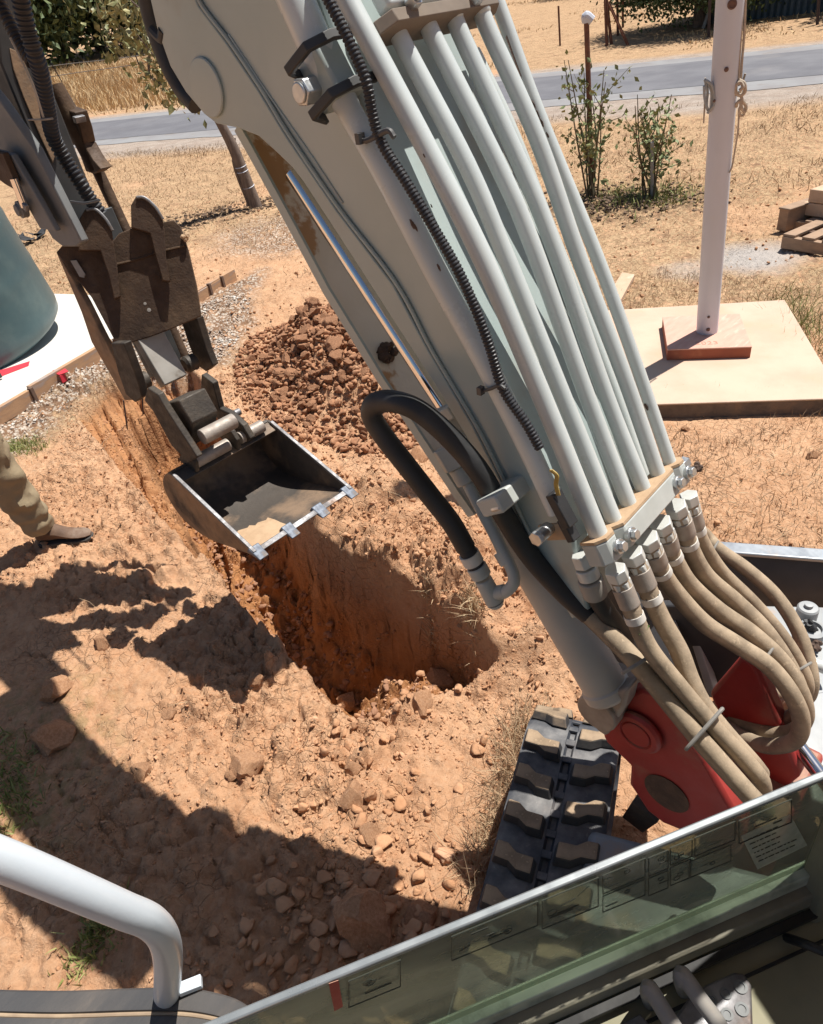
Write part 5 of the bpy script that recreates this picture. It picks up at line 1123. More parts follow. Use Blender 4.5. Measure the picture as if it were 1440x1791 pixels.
def text_obj(txt, loc, xdir, up, size, m_, parent, name='lettering'):
    cu = bpy.data.curves.new(name, 'FONT'); cu.body = txt; cu.size = size; cu.extrude = .0008; cu.space_character = 1.1
    ob0 = bpy.data.objects.new('tmp', cu); dg = bpy.context.evaluated_depsgraph_get()
    scene.collection.objects.link(ob0); dg.update(); me_ = bpy.data.meshes.new_from_object(ob0.evaluated_get(bpy.context.evaluated_depsgraph_get())); bpy.data.objects.remove(ob0)
    me_.materials.clear(); me_.materials.append(MATS[m_]); ob = bpy.data.objects.new(name, me_); scene.collection.objects.link(ob)
    n_ = nrm(np.cross(xdir, up)); Rm = Matrix(((xdir[0], up[0], n_[0]), (xdir[1], up[1], n_[1]), (xdir[2], up[2], n_[2]))).to_4x4()
    ob.parent = parent; ob.matrix_local = Matrix.Translation(Vector(np.array(loc) - WORLD[parent.name])) @ Rm; return ob
mat('scratch', (.50, .26, .19), (.44, .21, .15), 30, .9)
text_obj('2023', onZ(1217, 603, zk + .0002), ku, kv, .06, 'scratch', pt_)
fpb = onZ(1237, 579, zk); PU = nrm(onD(1277.5, 0, 1) - CAM)
# pole direction: its axis passes the frame's top at x = 1277, leaning with the plumb line
Rr = ray(1277.5, 0); nn1 = np.cross(nrm(fpb - CAM), nrm(Rr)); PU = nrm(UPV - nrm(nn1) * np.dot(UPV, nrm(nn1)))
fp_ = thing('flagpole', 'white tubular flagpole with tied ropes standing on the red block', 'flagpole', fpb)
mb = MB(); pr = .061; mb.cyl(fpb, fpb + PU * 4.2, pr, pr * .98, seg=48); mb.build('pole', 'pole_white', fp_, bevel=.004)
def polept(px, py):                                   # point on the pole's near face
    c = fpb; n_ = nrm(np.cross(PU, np.cross(CAM - c, PU))); return onPlane(px, py, c + n_ * pr, n_), n_
for (px, py, r__) in ((1239, 576, .011), (1240, 554, .0075), (1281, 7, .020), (1271, 121, .010), (1250, 176, .006)):
    c, n_ = polept(px, py)
    if r__ == .020:
        mb = MB(); mb.lathe(c, n_, [(r__, -.003), (r__, .004), (r__ * .7, .006), (r__ * .66, .003), (.0005, .003)], 20); mb.build('pole_fitting', 'rust_bolt', fp_)
    else:
        mb = MB(); mb.lathe(c, n_, [(r__, -.003), (r__, .005), (r__ * .7, .007), (.0005, .007)], 14); mb.build('bolt', 'rust_bolt', fp_)
def ropes(pts, r_, m_, name, X=fpb, parent=None):
    c = fpb; n_ = nrm(np.cross(PU, np.cross(CAM - c, PU)))
    mb = MB(); mb.tube([onPlane(a, b_, c + n_ * d_, n_) for a, b_, d_ in pts], r_, 8, 8); return mb.build(name, m_, parent or fp_)
ropes([(1305, -10, .0), (1302, 60, .0), (1298, 110, .0), (1296, 145, .0)], .006, 'rope', 'halyard')
ropes([(1299, -10, .02), (1297, 60, .02), (1294, 110, .02), (1293, 150, .02)], .004, 'rope', 'halyard')
ropes([(1293, 140, .02), (1302, 146, .03), (1303, 160, .03), (1295, 166, .03), (1287, 160, .03), (1288, 148, .03), (1296, 144, .03), (1300, 152, .04), (1294, 158, .04)], .009, 'rope', 'rope_knot')
ropes([(1295, 160, .02), (1299, 175, .03), (1305, 185, .02), (1303, 195, .02), (1297, 188, .03), (1296, 176, .03), (1290, 180, .03), (1288, 186, .02)], .008, 'rope', 'rope_coil')
ropes([(1296, 186, .02), (1302, 198, .02), (1297, 202, .02), (1293, 194, .03), (1296, 184, .03)], .006, 'rope', 'rope_coil')
ropes([(1293, 196, .02), (1291, 230, .02), (1286, 262, .02), (1281, 290, .03), (1276, 302, .04)], .0045, 'rope', 'rope_tail')
ropes([(1304, 128, .0), (1300, 142, .0), (1297, 155, .0)], .005, 'wire_metal', 'cleat')
for k, L_ in enumerate([[(1233, 138), (1238, 160), (1236, 186), (1242, 195)], [(1240, 146), (1246, 165), (1245, 185), (1238, 198)], [(1235, 140), (1246, 150), (1250, 178), (1243, 192)], [(1232, 150), (1233, 172), (1238, 190)]]):
    ropes([(a, b_, .03 + .008 * k) for a, b_ in L_], .0065, 'blue_rope', 'rope_coil')
ropes([(1234, 136, .0), (1233, 180, .0), (1231, 215, .0)], .004, 'rope', 'rope_tail')

# ---- pavers stacked on pallets at the right
pc_ = onT(1432, 398)
pu = nrm(V(*(onZ(1440, 352)[:2] - onZ(1376, 342)[:2]), 0)); pv = V(-pu[1], pu[0], 0); pv = pv if pv[0] > 0 else -pv
def pallet(c, L_, Wd, label, n=5, ang=0.0, lift=0.0):
    t = thing('pallet', label, 'pallet', c, None); ca, sa = math.cos(ang), math.sin(ang); a = pu * ca + pv * sa; b_ = pv * ca - pu * sa
    for k in range(3): mb = MB(); mb.box(c + b_ * (k - 1) * Wd * .45 + V(0, 0, .045 + lift), a * L_ / 2, b_ * .03, V(0, 0, .045)); mb.build('bearer', 'form_wedge' if k else 'pallet_wood', t, bevel=.003)
    for k in range(n): mb = MB(); mb.box(c + a * (k / (n - 1) - .5) * (L_ - .1) + V(0, 0, .101 + lift), a * .05, b_ * Wd / 2, V(0, 0, .010)); mb.build('slat', 'pallet_wood', t, bevel=.002)
    return t
p1 = onT(1440, 426); pallet(p1 + pu * .25, .9, .45, 'empty brown slatted pallet in front of the paver stack', 6, .1)
p2 = onT(1428, 400); pallet(p2 + pu * .32 + pv * .25, 1.1, .8, 'dark pallet carrying the stack of tan pavers', 6, .1)
rr = random.Random(4)
pn = 0
for lay in range(3):
    for i in range(3):
        for j in range(2):
            if lay == 2 and i == 0: continue
            c = p2 + pu * (.0 + i * .24 + lay * .04) + pv * (.06 + j * .30 + .03 * rr.random()) + V(0, 0, .118 + .05 + lay * .108)
            mb = MB(); an = .1 + rr.uniform(-.05, .05); a = pu * math.cos(an) + pv * math.sin(an); b_ = pv * math.cos(an) - pu * math.sin(an)
            mb.box(c, a * .115, b_ * .145, V(0, 0, .051)); o = mb.build('paver', 'paver', None, bevel=.006); tag(o, ('tan paver in the bottom layer of the stack on the dark pallet', 'tan paver in the middle layer of the stack on the dark pallet', 'tan paver in the top layer of the stack on the dark pallet')[lay], 'paver', 'pavers stacked on the pallet at the right edge')
mb = MB(); c = onT(1394, 396); mb.box(c + V(0, 0, .10), pu * .045, pv * .20, V(0, 0, .09)); mb.box(c + pu * .005 + V(0, 0, .188), pu * .055, pv * .21, V(0, 0, .008)); o = mb.build('crate', 'pallet_wood', None, bevel=.004); tag(o, 'weathered brown timber crate end left of the paver stack', 'crate')
c0, c1, c2, c3 = [onT(*p) for p in [(1064, 522), (1088, 484), (1110, 488), (1082, 540)]]
mb = MB(); mb.prism([p + V(0, 0, -.01) for p in (c0, c1, c2, c3)], V(0, 0, .05)); o = mb.build('paver', 'paver', None, bevel=.005); tag(o, 'flat pale paver lying in the soil behind the boom tubes', 'paver')

# ---- worker standing at the left edge: whole person, only one leg is in the picture
heel, toe = onZ(88, 948, .0), onZ(150, 940, .0)
heel[2] = H(heel[0], heel[1]); toe[2] = H(toe[0], toe[1]); gz = max(heel[2], toe[2]) + .005
fd = nrm(V(*(toe - heel)[:2], 0)); sdv = V(-fd[1], fd[0], 0)                 # forward, left of the worker
PB = heel + fd * -.02
per = thing('person', 'worker in khaki trousers and brown leather boots at the left edge', 'person', V(heel[0], heel[1], gz))
UPL = UPV
hipR = V(heel[0], heel[1], gz) + fd * .02 + UPL * .88 + nrm(sdv) * .06
def boot(h, name='boot'):
    mb = MB(); L_ = .29; h = np.array(h)
    st = [(-.05, .034, .10, .0), (-.03, .040, .125, 0), (.02, .044, .13, 0), (.07, .045, .12, 0), (.12, .046, .085, 0), (.16, .050, .068, 0), (.20, .050, .060, 0), (.235, .040, .05, 0), (.255, .015, .035, 0)]
    vs = []; seg = 14
    for (x, hw, ht, _) in st:
        for k in range(seg):
            a = 2 * math.pi * k / seg; y = math.cos(a) * hw; z = .022 + (ht - .022) * (.5 + .5 * math.sin(a)) ** .8 if math.sin(a) > -.999 else .022
            y *= 1 - .35 * max(0, math.sin(a)); vs.append(h + fd * x * .86 + sdv * y * .9 + ZZ * (z * .9))
    n_ = len(st); fs = [(i * seg + j, i * seg + (j + 1) % seg, (i + 1) * seg + (j + 1) % seg, (i + 1) * seg + j) for i in range(n_ - 1) for j in range(seg)] + [tuple(range(seg - 1, -1, -1)), tuple(range((n_ - 1) * seg, n_ * seg))]
    mb.add(vs, fs); mb.tube([h + fd * .0 + ZZ * .10, h + fd * .0 + ZZ * .16, h + fd * .0 + ZZ * .21], [.050, .048, .050], 16); b_ = mb.build(name, 'boot_leather', per)
    mb = MB(); so = [(-.058, .030), (-.05, .042), (.03, .047), (.10, .044), (.18, .054), (.235, .046), (.262, .02)]
    pts = [h + fd * x * .86 + sdv * y * .9 for x, y in so] + [h + fd * x * .86 - sdv * y * .9 for x, y in so[::-1]]
    mb.prism(pts, ZZ * .018); mb.build('sole', 'boot_sole', b_, bevel=.004)
hA = V(heel[0], heel[1], gz); boot(hA)
hB = hA + sdv * .10 - fd * .62; hB[2] = H(hB[0], hB[1]) + .005; boot(hB)
def leg(h, hip, k):
    S = [(.10, .062), (.14, .072), (.18, .066), (.215, .079), (.26, .072), (.30, .083), (.36, .078), (.42, .088), (.50, .086), (.60, .094), (.72, .105), (.84, .115), (.90, .115)]
    rr = random.Random(k); vs = []; seg = 28
    ST = spline([(a, b_, 0) for a, b_ in S], 4); n_ = len(ST)
    for i, (t, r_, _) in enumerate(ST):
        c = h + fd * .005 + (hip - h) * (t / .9)
        for j in range(seg):
            a = 2 * math.pi * j / seg
            f = 1 + .20 * mnoise.noise(Vector((math.cos(a) * 1.3 + k, math.sin(a) * 1.3, t * 16 + math.cos(a) * 1.2))) + .09 * mnoise.noise(Vector((math.cos(a) * 3, math.sin(a) * 3 + k, t * 34)))
            vs.append(c + (fd * math.cos(a) * 1.08 + sdv * math.sin(a)) * r_ * f)
    return vs, [(i * seg + j, i * seg + (j + 1) % seg, (i + 1) * seg + (j + 1) % seg, (i + 1) * seg + j) for i in range(n_ - 1) for j in range(seg)]
hipB = hipR + sdv * .12 - fd * .16
mb = MB(); mb.add(*leg(hA, hipR, 3)); mb.add(*leg(hB, hipB, 8))
pel = (hipR + hipB) / 2
mb.lathe(pel - UPL * .10, UPL, [(.10, -.02), (.17, .04), (.185, .12), (.17, .20), (.165, .24)], 28); mb.build('trousers', 'trousers', per)
# torso, arms and head as one skinned body
bme = bpy.data.meshes.new('body'); J = {}
def jv(n, p): J[n] = (len(J), p)
jv('pel', pel + UPL * .02); jv('waist', pel + UPL * .18); jv('chest', pel + UPL * .38 + fd * .02); jv('neck', pel + UPL * .56 + fd * .01); jv('head', pel + UPL * .66 + fd * .03); jv('crown', pel + UPL * .80 + fd * .03)
for s, nm in ((1, 'l'), (-1, 'r')):
    jv('sh' + nm, pel + UPL * .50 + sdv * .19 * s); jv('el' + nm, pel + UPL * .26 + sdv * .24 * s - fd * .10); jv('wr' + nm, pel + UPL * .30 + sdv * .14 * s + fd * .08); jv('ha' + nm, pel + UPL * .34 + sdv * .06 * s + fd * .11)
    jv('kn' + nm, (pel + (hB if s > 0 else hA)) / 2 + UPL * .03); jv('an' + nm, (hB if s > 0 else hA) + UPL * .12)
E_ = [('pel', 'waist'), ('waist', 'chest'), ('chest', 'neck'), ('neck', 'head'), ('head', 'crown')] + [e for nm in 'lr' for e in (('chest', 'sh' + nm), ('sh' + nm, 'el' + nm), ('el' + nm, 'wr' + nm), ('wr' + nm, 'ha' + nm), ('pel', 'kn' + nm), ('kn' + nm, 'an' + nm))]
bme.from_pydata([tuple(p - WORLD[per.name]) for _, p in J.values()], [(J[a][0], J[b_][0]) for a, b_ in E_], [])
bo = bpy.data.objects.new('body', bme); scene.collection.objects.link(bo); bo.parent = per; bme.materials.append(MATS['skin'])
smd = bo.modifiers.new('skin', 'SKIN'); rad = dict(pel=.13, waist=.12, chest=.14, neck=.055, head=.085, crown=.075)
for nm, (i, _) in J.items():
    r_ = rad.get(nm, {'sh': .06, 'el': .042, 'wr': .03, 'ha': .03, 'kn': .045, 'an': .035}[nm[:2]] if nm not in rad else 0); bme.skin_vertices[0].data[i].radius = (r_, r_)
bme.skin_vertices[0].data[0].use_root = True
sb_ = bo.modifiers.new('sub', 'SUBSURF'); sb_.levels = 2; sb_.render_levels = 2
mb = MB(); mb.lathe(pel + UPL * .10, UPL, [(.18, 0), (.175, .1), (.19, .25), (.20, .36), (.14, .44), (.07, .47)], 28)
for s in (1, -1): mb.tube([pel + UPL * .49 + sdv * .15 * s, pel + UPL * .46 + sdv * .22 * s, pel + UPL * .24 + sdv * .275 * s - fd * .03], [.085, .08, .062], 16)
mb.build('shirt', 'shirt', per)
mb = MB(); hc = pel + UPL * .76 + fd * .02; v3, f3 = ICO3; mb.add(v3 * V(.105, .105, .10) + hc + UPL * .02 - fd * .012, f3); mb.build('hair', 'hair', per)

# ================================================================== SAPLING, ROSES, FENCES, TREES
def leaves(pts, size, jit=.4, fold=.25, seed=0, droop=0.3):
    """many small folded leaves; pts (n,3)"""
    g = np.random.default_rng(seed); n_ = len(pts); pts = np.array(pts)
    u = g.normal(size=(n_, 3)); u[:, 2] -= droop; u /= np.linalg.norm(u, axis=1)[:, None]
    w_ = g.normal(size=(n_, 3)); v_ = np.cross(u, w_); v_ /= np.linalg.norm(v_, axis=1)[:, None]; n2 = np.cross(u, v_)
    s = size * (1 + jit * g.uniform(-1, 1, n_))[:, None]
    a = pts - u * s * .5; b_ = pts + v_ * s * .27 + n2 * s * fold * .3; c = pts + u * s * .5; d = pts - v_ * s * .27 + n2 * s * fold * .3
    V4 = np.stack([a, b_, c, d], 1).reshape(-1, 3); i0 = np.arange(n_) * 4
    return V4, [(i, i + 1, i + 2) for i in i0] + [(i, i + 2, i + 3) for i in i0]
def crown_pts(c, rad, n_, clumps=30, seed=0, cr=.28):
    g = np.random.default_rng(seed); cc = g.normal(size=(clumps, 3)); cc /= np.linalg.norm(cc, axis=1)[:, None]; cc *= g.uniform(.35, 1.0, (clumps, 1)) ** .6
    k = g.integers(0, clumps, n_); o = g.normal(size=(n_, 3)) * cr * g.uniform(.5, 1.2, (clumps, 1))[k]
    return np.array(c) + (cc[k] + o) * np.array(rad)

# sapling tied to a stake near the road
sb0 = onT(449, 362)
sap = thing('sapling', 'young street tree with wrapped trunk and drooping pale leaves beside the road', 'tree', sb0)
tip = onD(388, 190, 9.7); zax = UPV
S1_ = sb0 + UPV * 1.05 - V(.10, .02, 0)
r0 = onPlane(408, 258, sb0, nrm(V(*(CAM - sb0)[:2], 0))); r1 = onPlane(385, 214, sb0, nrm(V(*(CAM - sb0)[:2], 0))); r2_ = onPlane(345, 140, sb0, nrm(V(*(CAM - sb0)[:2], 0))); r3_ = onPlane(290, 60, sb0, nrm(V(*(CAM - sb0)[:2], 0)))
mb = MB(); mb.tube([sb0 - ZZ * .05, (sb0 + r0) / 2, r0, r1, r2_, r3_], [.085, .075, .068, .055, .05, .035], 14); mb.build('trunk', 'bark', sap)
sk1 = onPlane(436, 360, sb0, nrm(V(*(CAM - sb0)[:2], 0))); sk2 = onPlane(410, 290, sb0, nrm(V(*(CAM - sb0)[:2], 0)))
mb = MB(); mb.tube([sk1, sk2, r0 + V(.05, 0, .1)], .02, 8); mb.build('stake', 'bark', sap)
mb = MB()
for f in (.36, .62, .7):
    c = sb0 + (r0 - sb0) * f; mb.lathe(c, UPV, [(.080 - .012 * f, -.006), (.086 - .012 * f, 0), (.080 - .012 * f, .006)], 14)
mb.build('trunk_tie', 'pole_white', sap)
def pp(px, py, off=0.0): return onPlane(px, py, sb0 + nrm(V(*(CAM - sb0)[:2], 0)) * off, nrm(V(*(CAM - sb0)[:2], 0)))
br_ = [[(345, 140), (330, 130), (318, 160), (312, 178)], [(345, 140), (290, 120), (262, 88), (240, 60)], [(290, 60), (255, 70), (225, 62), (200, 40)], [(290, 60), (250, 20), (215, -10), (180, -20)], [(345, 140), (350, 175), (345, 186)], [(290, 60), (300, 0), (280, -60)], [(240, 60), (215, 75), (200, 68)], [(262, 88), (262, 130), (285, 150)]]
lp_ = []
for k, b_ in enumerate(br_):
    P = [pp(*q, .35 * math.sin(k * 2.1) * i / 3) for i, q in enumerate(b_)]; mb = MB(); mb.tube(P, [.018, .012, .006], 6); mb.build('branch', 'bark', sap)
    S = spline(P, 14); 
    for i in range(56 if k not in (0, 4) else 40): q = S[random.randrange(len(S) // 4, len(S))]; lp_.append(q + np.array([random.gauss(0, .10), random.gauss(0, .13), random.gauss(0, .11)]))
for (px, py, n_, s_) in ((235, 45, 110, .22), (205, 10, 80, .18), (185, -12, 70, .2), (262, 80, 60, .17), (270, 10, 60, .28), (320, 165, 26, .10), (345, 182, 22, .07), (300, 178, 14, .06)):
    for i in range(n_): lp_.append(pp(px, py, random.gauss(0, .3)) + np.array([random.gauss(0, s_), random.gauss(0, s_), random.gauss(0, s_)]))
v4, f4 = leaves(lp_, .10, seed=2, droop=.8); mb = MB(); mb.add(v4, f4); o = mb.build('crown', 'leaf_sapling', sap, smooth=False)
for k in range(6):
    P = [pp(100 + 0 * k, 0)] if False else None

# rose bushes with posts
def rose(px, py, top, spread, nst, seed, label, lean=0):
    b0 = onT(px, py); t = thing('rose_bush', label, 'rose bush', b0); rr = random.Random(seed); lp = []; n_ = nrm(V(*(CAM - b0)[:2], 0))
    for k in range(nst):
        tx = px + rr.uniform(-spread, spread) + lean; ty = top + rr.uniform(0, 120) * (k > 1)
        a = b0 + V(rr.uniform(-.08, .08), rr.uniform(-.08, .08), -.02); e = onPlane(tx, ty, b0 + n_ * rr.uniform(-.3, .3), n_)
        m1 = a + (e - a) * .45 + V(rr.uniform(-.07, .07), rr.uniform(-.07, .07), .04); mb = MB(); mb.tube([a, m1, e], [.012, .009, .004], 6, 6); mb.build('cane', 'stem_green', t)
        S = spline([a, m1, e], 10)
        for i in range(20): q = S[rr.randrange(int(len(S) * .25), len(S))]; lp.append(q + V(rr.gauss(0, .07), rr.gauss(0, .07), rr.gauss(0, .06)))
        for q in (.4, .6, .8):                        # side shoots
            j = int(q * (len(S) - 1)); d = V(rr.uniform(-.25, .25), rr.uniform(-.25, .25), rr.uniform(.05, .25)); mb = MB(); mb.tube([S[j], S[j] + d * .5, S[j] + d], [.005, .004, .002], 5, 3); mb.build('twig', 'stem_green', t)
            for i in range(10): lp.append(S[j] + d * rr.uniform(.3, 1.05) + V(rr.gauss(0, .04), rr.gauss(0, .04), rr.gauss(0, .04)))
    v4, f4 = leaves(lp, .062, seed=seed, droop=.2); mb = MB(); mb.add(v4, f4); mb.build('foliage', 'leaf_rose', t, smooth=False)
    return b0
rose(1034, 345, 105, 38, 9, 1, 'taller leafy rose bush growing against the tall thin post', -12)
rose(1138, 345, 165, 34, 10, 2, 'shorter sparse rose bush with many brown canes right of the post', 6)
mb = MB(); b0 = onT(1141, 348); n_ = nrm(V(*(CAM - b0)[:2], 0)); mb.cyl(b0, onPlane(1141, 248, b0 + n_ * .1, n_), .018, seg=8); o = mb.build('garden_stake', 'grey_metal', None); tag(o, 'short grey stake in the middle of the shorter rose bush', 'stake')
b0 = onT(1036, 335); n_ = nrm(V(*(CAM - b0)[:2], 0)); pt = onPlane(1026, 34, b0, n_); po = thing('post', 'tall thin reddish post with a pale bent cap beside the leafy rose bush', 'post', b0)
mb = MB(); mb.cyl(b0, pt, .026, seg=10); mb.build('shaft', 'rusty_post', po); mb = MB(); mb.tube([pt - UPV * .02, pt + UPV * .03, onPlane(1036, 36, b0, n_)], .045, 10); mb.build('cap', 'pole_white', po)

# fences and pickets across the road
def picket(px, py, tx, ty, label, r_=.03, m_='rusty_post', group='steel posts across the road'):
    b0 = onT(px, py); n_ = nrm(V(*(CAM - b0)[:2], 0)); e = onPlane(tx, ty, b0, n_); mb = MB(); d = nrm(e - b0); s = nrm(np.cross(d, n_))
    mb.prism([b0 + s * r_ * a + n_ * r_ * b_ for a, b_ in [(-1, 0), (-1, .25), (-.2, .3), (0, 1.2), (.2, .3), (1, .25), (1, 0)]], e - b0); o = mb.build('steel_post', m_, None); tag(o, label, 'post', group); return b0, e
pk = [picket(980, 80, 977, 10, 'lone thin rusty post in the field left of the post cluster'), picket(1062, 80, 1059, 0, 'leftmost rusty post of the close cluster behind the rose post', .045),
      picket(1070, 77, 1061, -2, 'second rusty post of the close cluster, leaning slightly', .045), picket(1081, 62, 1080, -10, 'thin rusty post in the middle of the cluster', .04), picket(1090, 48, 1089, -20, 'far thin post right of the cluster', .04), picket(1099, 79, 1064, 3, 'rusty brace post leaning steeply across the cluster', .04)]
picket(1240, 65, 1242, 0, 'dark post just left of the flagpole across the road', .04, 'dark_post'); picket(1430, 43, 1434, -20, 'dark post at the right edge before the shed', .04, 'dark_post')
fl = thing('wire_fence', 'low wire fence with thin dark posts along the tall golden grass', 'fence', onT(180, 140))
fpts = []
for (px, py, tx, ty) in ((117, 158, 92, 114), (252, 133, 237, 97), (-30, 190, -62, 140), (395, 105, 384, 70)):
    b0 = onT(px, py); n_ = nrm(V(*(CAM - b0)[:2], 0)); e = onPlane(tx, ty, b0, n_); mb = MB(); mb.cyl(b0, e, .028, seg=8); mb.build('fence_post', 'dark_post', fl); fpts.append((px, e, b0))
fpts.sort(key=lambda q: q[0])
for f in (.98, .6):
    mb = MB(); mb.tube([b0 + (e - b0) * f for _, e, b0 in fpts], .018, 6); mb.build('wire', 'wire_metal', fl)

# trees
def tree(c, rad, trunk_h, n_, leaf, m_, label, name='tree', cat='tree', tr=.12, seed=0, clumps=34, group=None, cr=.24):
    t = thing(name, label, cat, c, group); c = np.array(c, float); top = c + ZZ * trunk_h; mb = MB(); g = random.Random(seed)
    mb.tube([c - ZZ * .1, c + ZZ * trunk_h * .5 + V(g.uniform(-.1, .1), g.uniform(-.1, .1), 0), top, top + ZZ * rad[2] * .8], [tr * 1.3, tr, tr * .9, tr * .3], 12)
    for k in range(7):
        a = k * 2.4 + g.random(); e = top + V(math.cos(a) * rad[0] * .8, math.sin(a) * rad[1] * .8, rad[2] * g.uniform(.3, 1.2)); mb.tube([top - ZZ * .05, (top + e) / 2 + ZZ * .1, e], [tr * .5, tr * .3, tr * .1], 7)
    mb.build('trunk', 'bark', t)
    P = crown_pts(top + ZZ * rad[2] * .85, rad, n_, clumps, seed, cr); P = P[P[:, 2] > c[2] + .02]
    v4, f4 = leaves(P, leaf, seed=seed); mb = MB(); mb.add(v4, f4); mb.build('crown', m_, t, smooth=False); return t
tb_ = onT(1224, 46)
tree(tb_, (2.5, 2.5, 1.9), .55, 30000, .13, 'leaf_bush', 'round green tree with a short dark trunk left of the flagpole', tr=.17, seed=3, clumps=60, cr=.2)
tree(onT(1060, 2) + V(6, 4, 0), (2.8, 2.4, 1.6), .2, 6000, .22, 'leaf_dark', 'low dark bush at the top edge above the post cluster', name='bush', cat='bush', tr=.1, seed=4)
tree(onT(1330, 28) + V(5, -2, 0), (3.2, 3.0, 3.2), 1.2, 9000, .26, 'leaf_dark', 'dark tree over the blue shed at the top right', tr=.3, seed=5)
tree(onT(1440, 30) + V(2, -2, 0), (2.6, 2.2, 2.6), .6, 6000, .24, 'leaf_dark', 'dark tree at the right edge beside the shed', tr=.3, seed=6)
tree(onT(1180, 0) + V(2, 1, 0), (2.5, 2.2, 1.6), .1, 4000, .25, 'leaf_olive', 'dull green bush behind the round tree', name='bush', cat='bush', tr=.1, seed=16)
# blue shed
sc = onT(1350, 36); n_ = nrm(V(*(CAM - sc)[:2], 0)); s_ = V(-n_[1], n_[0], 0); s_ = s_ if np.dot(s_, RC[:, 0]) > 0 else -s_
sh = thing('shed', 'dark blue corrugated shed under the trees at the top right', 'shed', sc)
for k in range(26):
    mb = MB(); c = sc + s_ * (-2.2 + k * .18) - n_ * .8 + ZZ * 1.2; mb.cyl(c - ZZ * 1.25, c + ZZ * 1.2, .095, seg=8); mb.build('wall_rib', 'shed_blue', sh)
mb = MB(); mb.box(sc - n_ * 2.4 + ZZ * 1.15, s_ * 2.25, n_ * 1.5, ZZ * 1.2); mb.build('wall', 'shed_blue', sh); mb = MB(); mb.box(sc - n_ * 2.3 + ZZ * 2.42, s_ * 2.5, n_ * 1.9, ZZ * .05); mb.build('roof', 'shed_roof', sh)
for k in range(2):
    a = sc + s_ * (-1.9 + .35 * k) + n_ * .1; mb = MB(); mb.cyl(a, a + ZZ * 2.3 + s_ * (.55 + .1 * k) - n_ * .6, .05, seg=8); o = mb.build('leaning_rail', 'grey_metal', None); tag(o, ('left grey rail leaning against the blue shed', 'right grey rail leaning against the blue shed')[k], 'rail', 'rails leaning on the shed')
# bushes along the left skyline
ls = [(62, 108, (2.4, 2.0, 1.4), 'leaf_grey', 'pale grey leafed bush beside the corrugated sleeve', 11, .2, 7000), (100, 112, (2.1, 1.8, 1.3), 'leaf_grey', 'silvery bush in the middle of the left hedge line', 12, .2, 7000), (150, 108, (2.8, 2.2, 1.4), 'leaf_olive', 'low olive green bush behind the fence', 13, .22, 7000),
      (205, 98, (3.6, 2.6, 2.2), 'leaf_olive', 'wide dull green bush behind the drooping sapling leaves', 14, .24, 8000), (262, 92, (3.2, 2.6, 1.8), 'leaf_grey', 'grey green bush beside the boom edge', 15, .22, 6000)]
for (px, py, rad, m_, lab, sd__, lf_, n_) in ls: tree(onT(px, py), rad, .15, n_, lf_, m_, lab, name='bush', cat='bush', tr=.08, seed=sd__)
for (px, py, dist_, rad, m_, lab, sd__, th_) in ((40, 70, 54, (5.5, 5, 5), 'leaf_bush', 'bright green tree at the far left of the tree line', 21, 1.2), (110, 60, 58, (6, 5, 6), 'leaf_bush', 'tall bright green tree in the middle of the left tree line', 22, 1.5), (175, 55, 61, (6, 5, 6.5), 'leaf_olive', 'dark olive tree right of the bright green tree', 23, 1.5), (250, 50, 58, (6, 5, 6), 'leaf_olive', 'dark olive tree behind the sapling and boom', 24, 1.5), (-40, 60, 53, (6, 5, 4), 'leaf_bush', 'green tree beyond the left edge of the tree line', 25, 1.5)):
    r_ = ray(px, py + 30); k_ = dist_ / np.hypot(r_[0], r_[1]); x_, y_ = CAM[0] + r_[0] * k_, CAM[1] + r_[1] * k_
    tree(V(x_, y_, H(x_, y_)), rad, th_, 12000, .42, m_, lab, tr=.3, seed=sd__, clumps=46, cr=.2, group=None)
# far hill
mb = MB(); vs = []; na, nr_ = 80, 14
for i in range(na):
    a = -.5 + 2.9 * i / (na - 1)
    for j in range(nr_):
        rr_ = 150 + 22 * j; x_ = math.cos(a) * rr_; y_ = math.sin(a) * rr_; zb_ = H(min(x_, 300), min(y_, 400)) if j == 0 else 0
        vs.append((x_, y_, -1 + 3.2 * j * (1 + .35 * math.sin(a * 5)) + (H(x_ * .9, y_ * .9) if j else H(x_ * .9, y_ * .9) - 6)))
mb.add(vs, [(i * nr_ + j, (i + 1) * nr_ + j, (i + 1) * nr_ + j + 1, i * nr_ + j + 1) for i in range(na - 1) for j in range(nr_ - 1)])
mat('hill_soil', (.46, .36, .26), (.34, .28, .2), .03, .95, c3=(.14, .16, .08), s3=.08, t3=(.52, .6)); o = mb.build('hills', 'hill_soil', None, origin=(0, 0, 0)); o['kind'] = 'structure'

# ================================================================== CLODS, STONES, GRASS
def rock_mesh(k, sub=2, flat=.75, name='soil_clod', m_='soil_clod'):
    v, f = (ICO2 if sub == 2 else ICO3 if sub == 3 else ICO1); g = np.random.default_rng(100 + k); v = v.copy()
    for _ in range(7):                                # facet cuts make an angular clod
        d = g.normal(size=3); d /= np.linalg.norm(d); c = g.uniform(.48, .78); s = v @ d; v = v - np.outer(np.maximum(0, s - c), d) * .95
    for i in range(len(v)):
        n_ = mnoise.noise(Vector(v[i] * 2.3 + k * 7.1)) * .22 + mnoise.noise(Vector(v[i] * 6 + k * 3.3)) * .10; v[i] *= 1 + n_
    v[:, 2] *= flat; me_ = bpy.data.meshes.new(name); me_.from_pydata(v.tolist(), [], f); me_.update()
    me_.materials.append(MATS[m_]); me_.set_sharp_from_angle(angle=math.radians(28)); me_.polygons.foreach_set('use_smooth', [True] * len(f)); return me_
RK = [rock_mesh(k, 3) for k in range(7)]
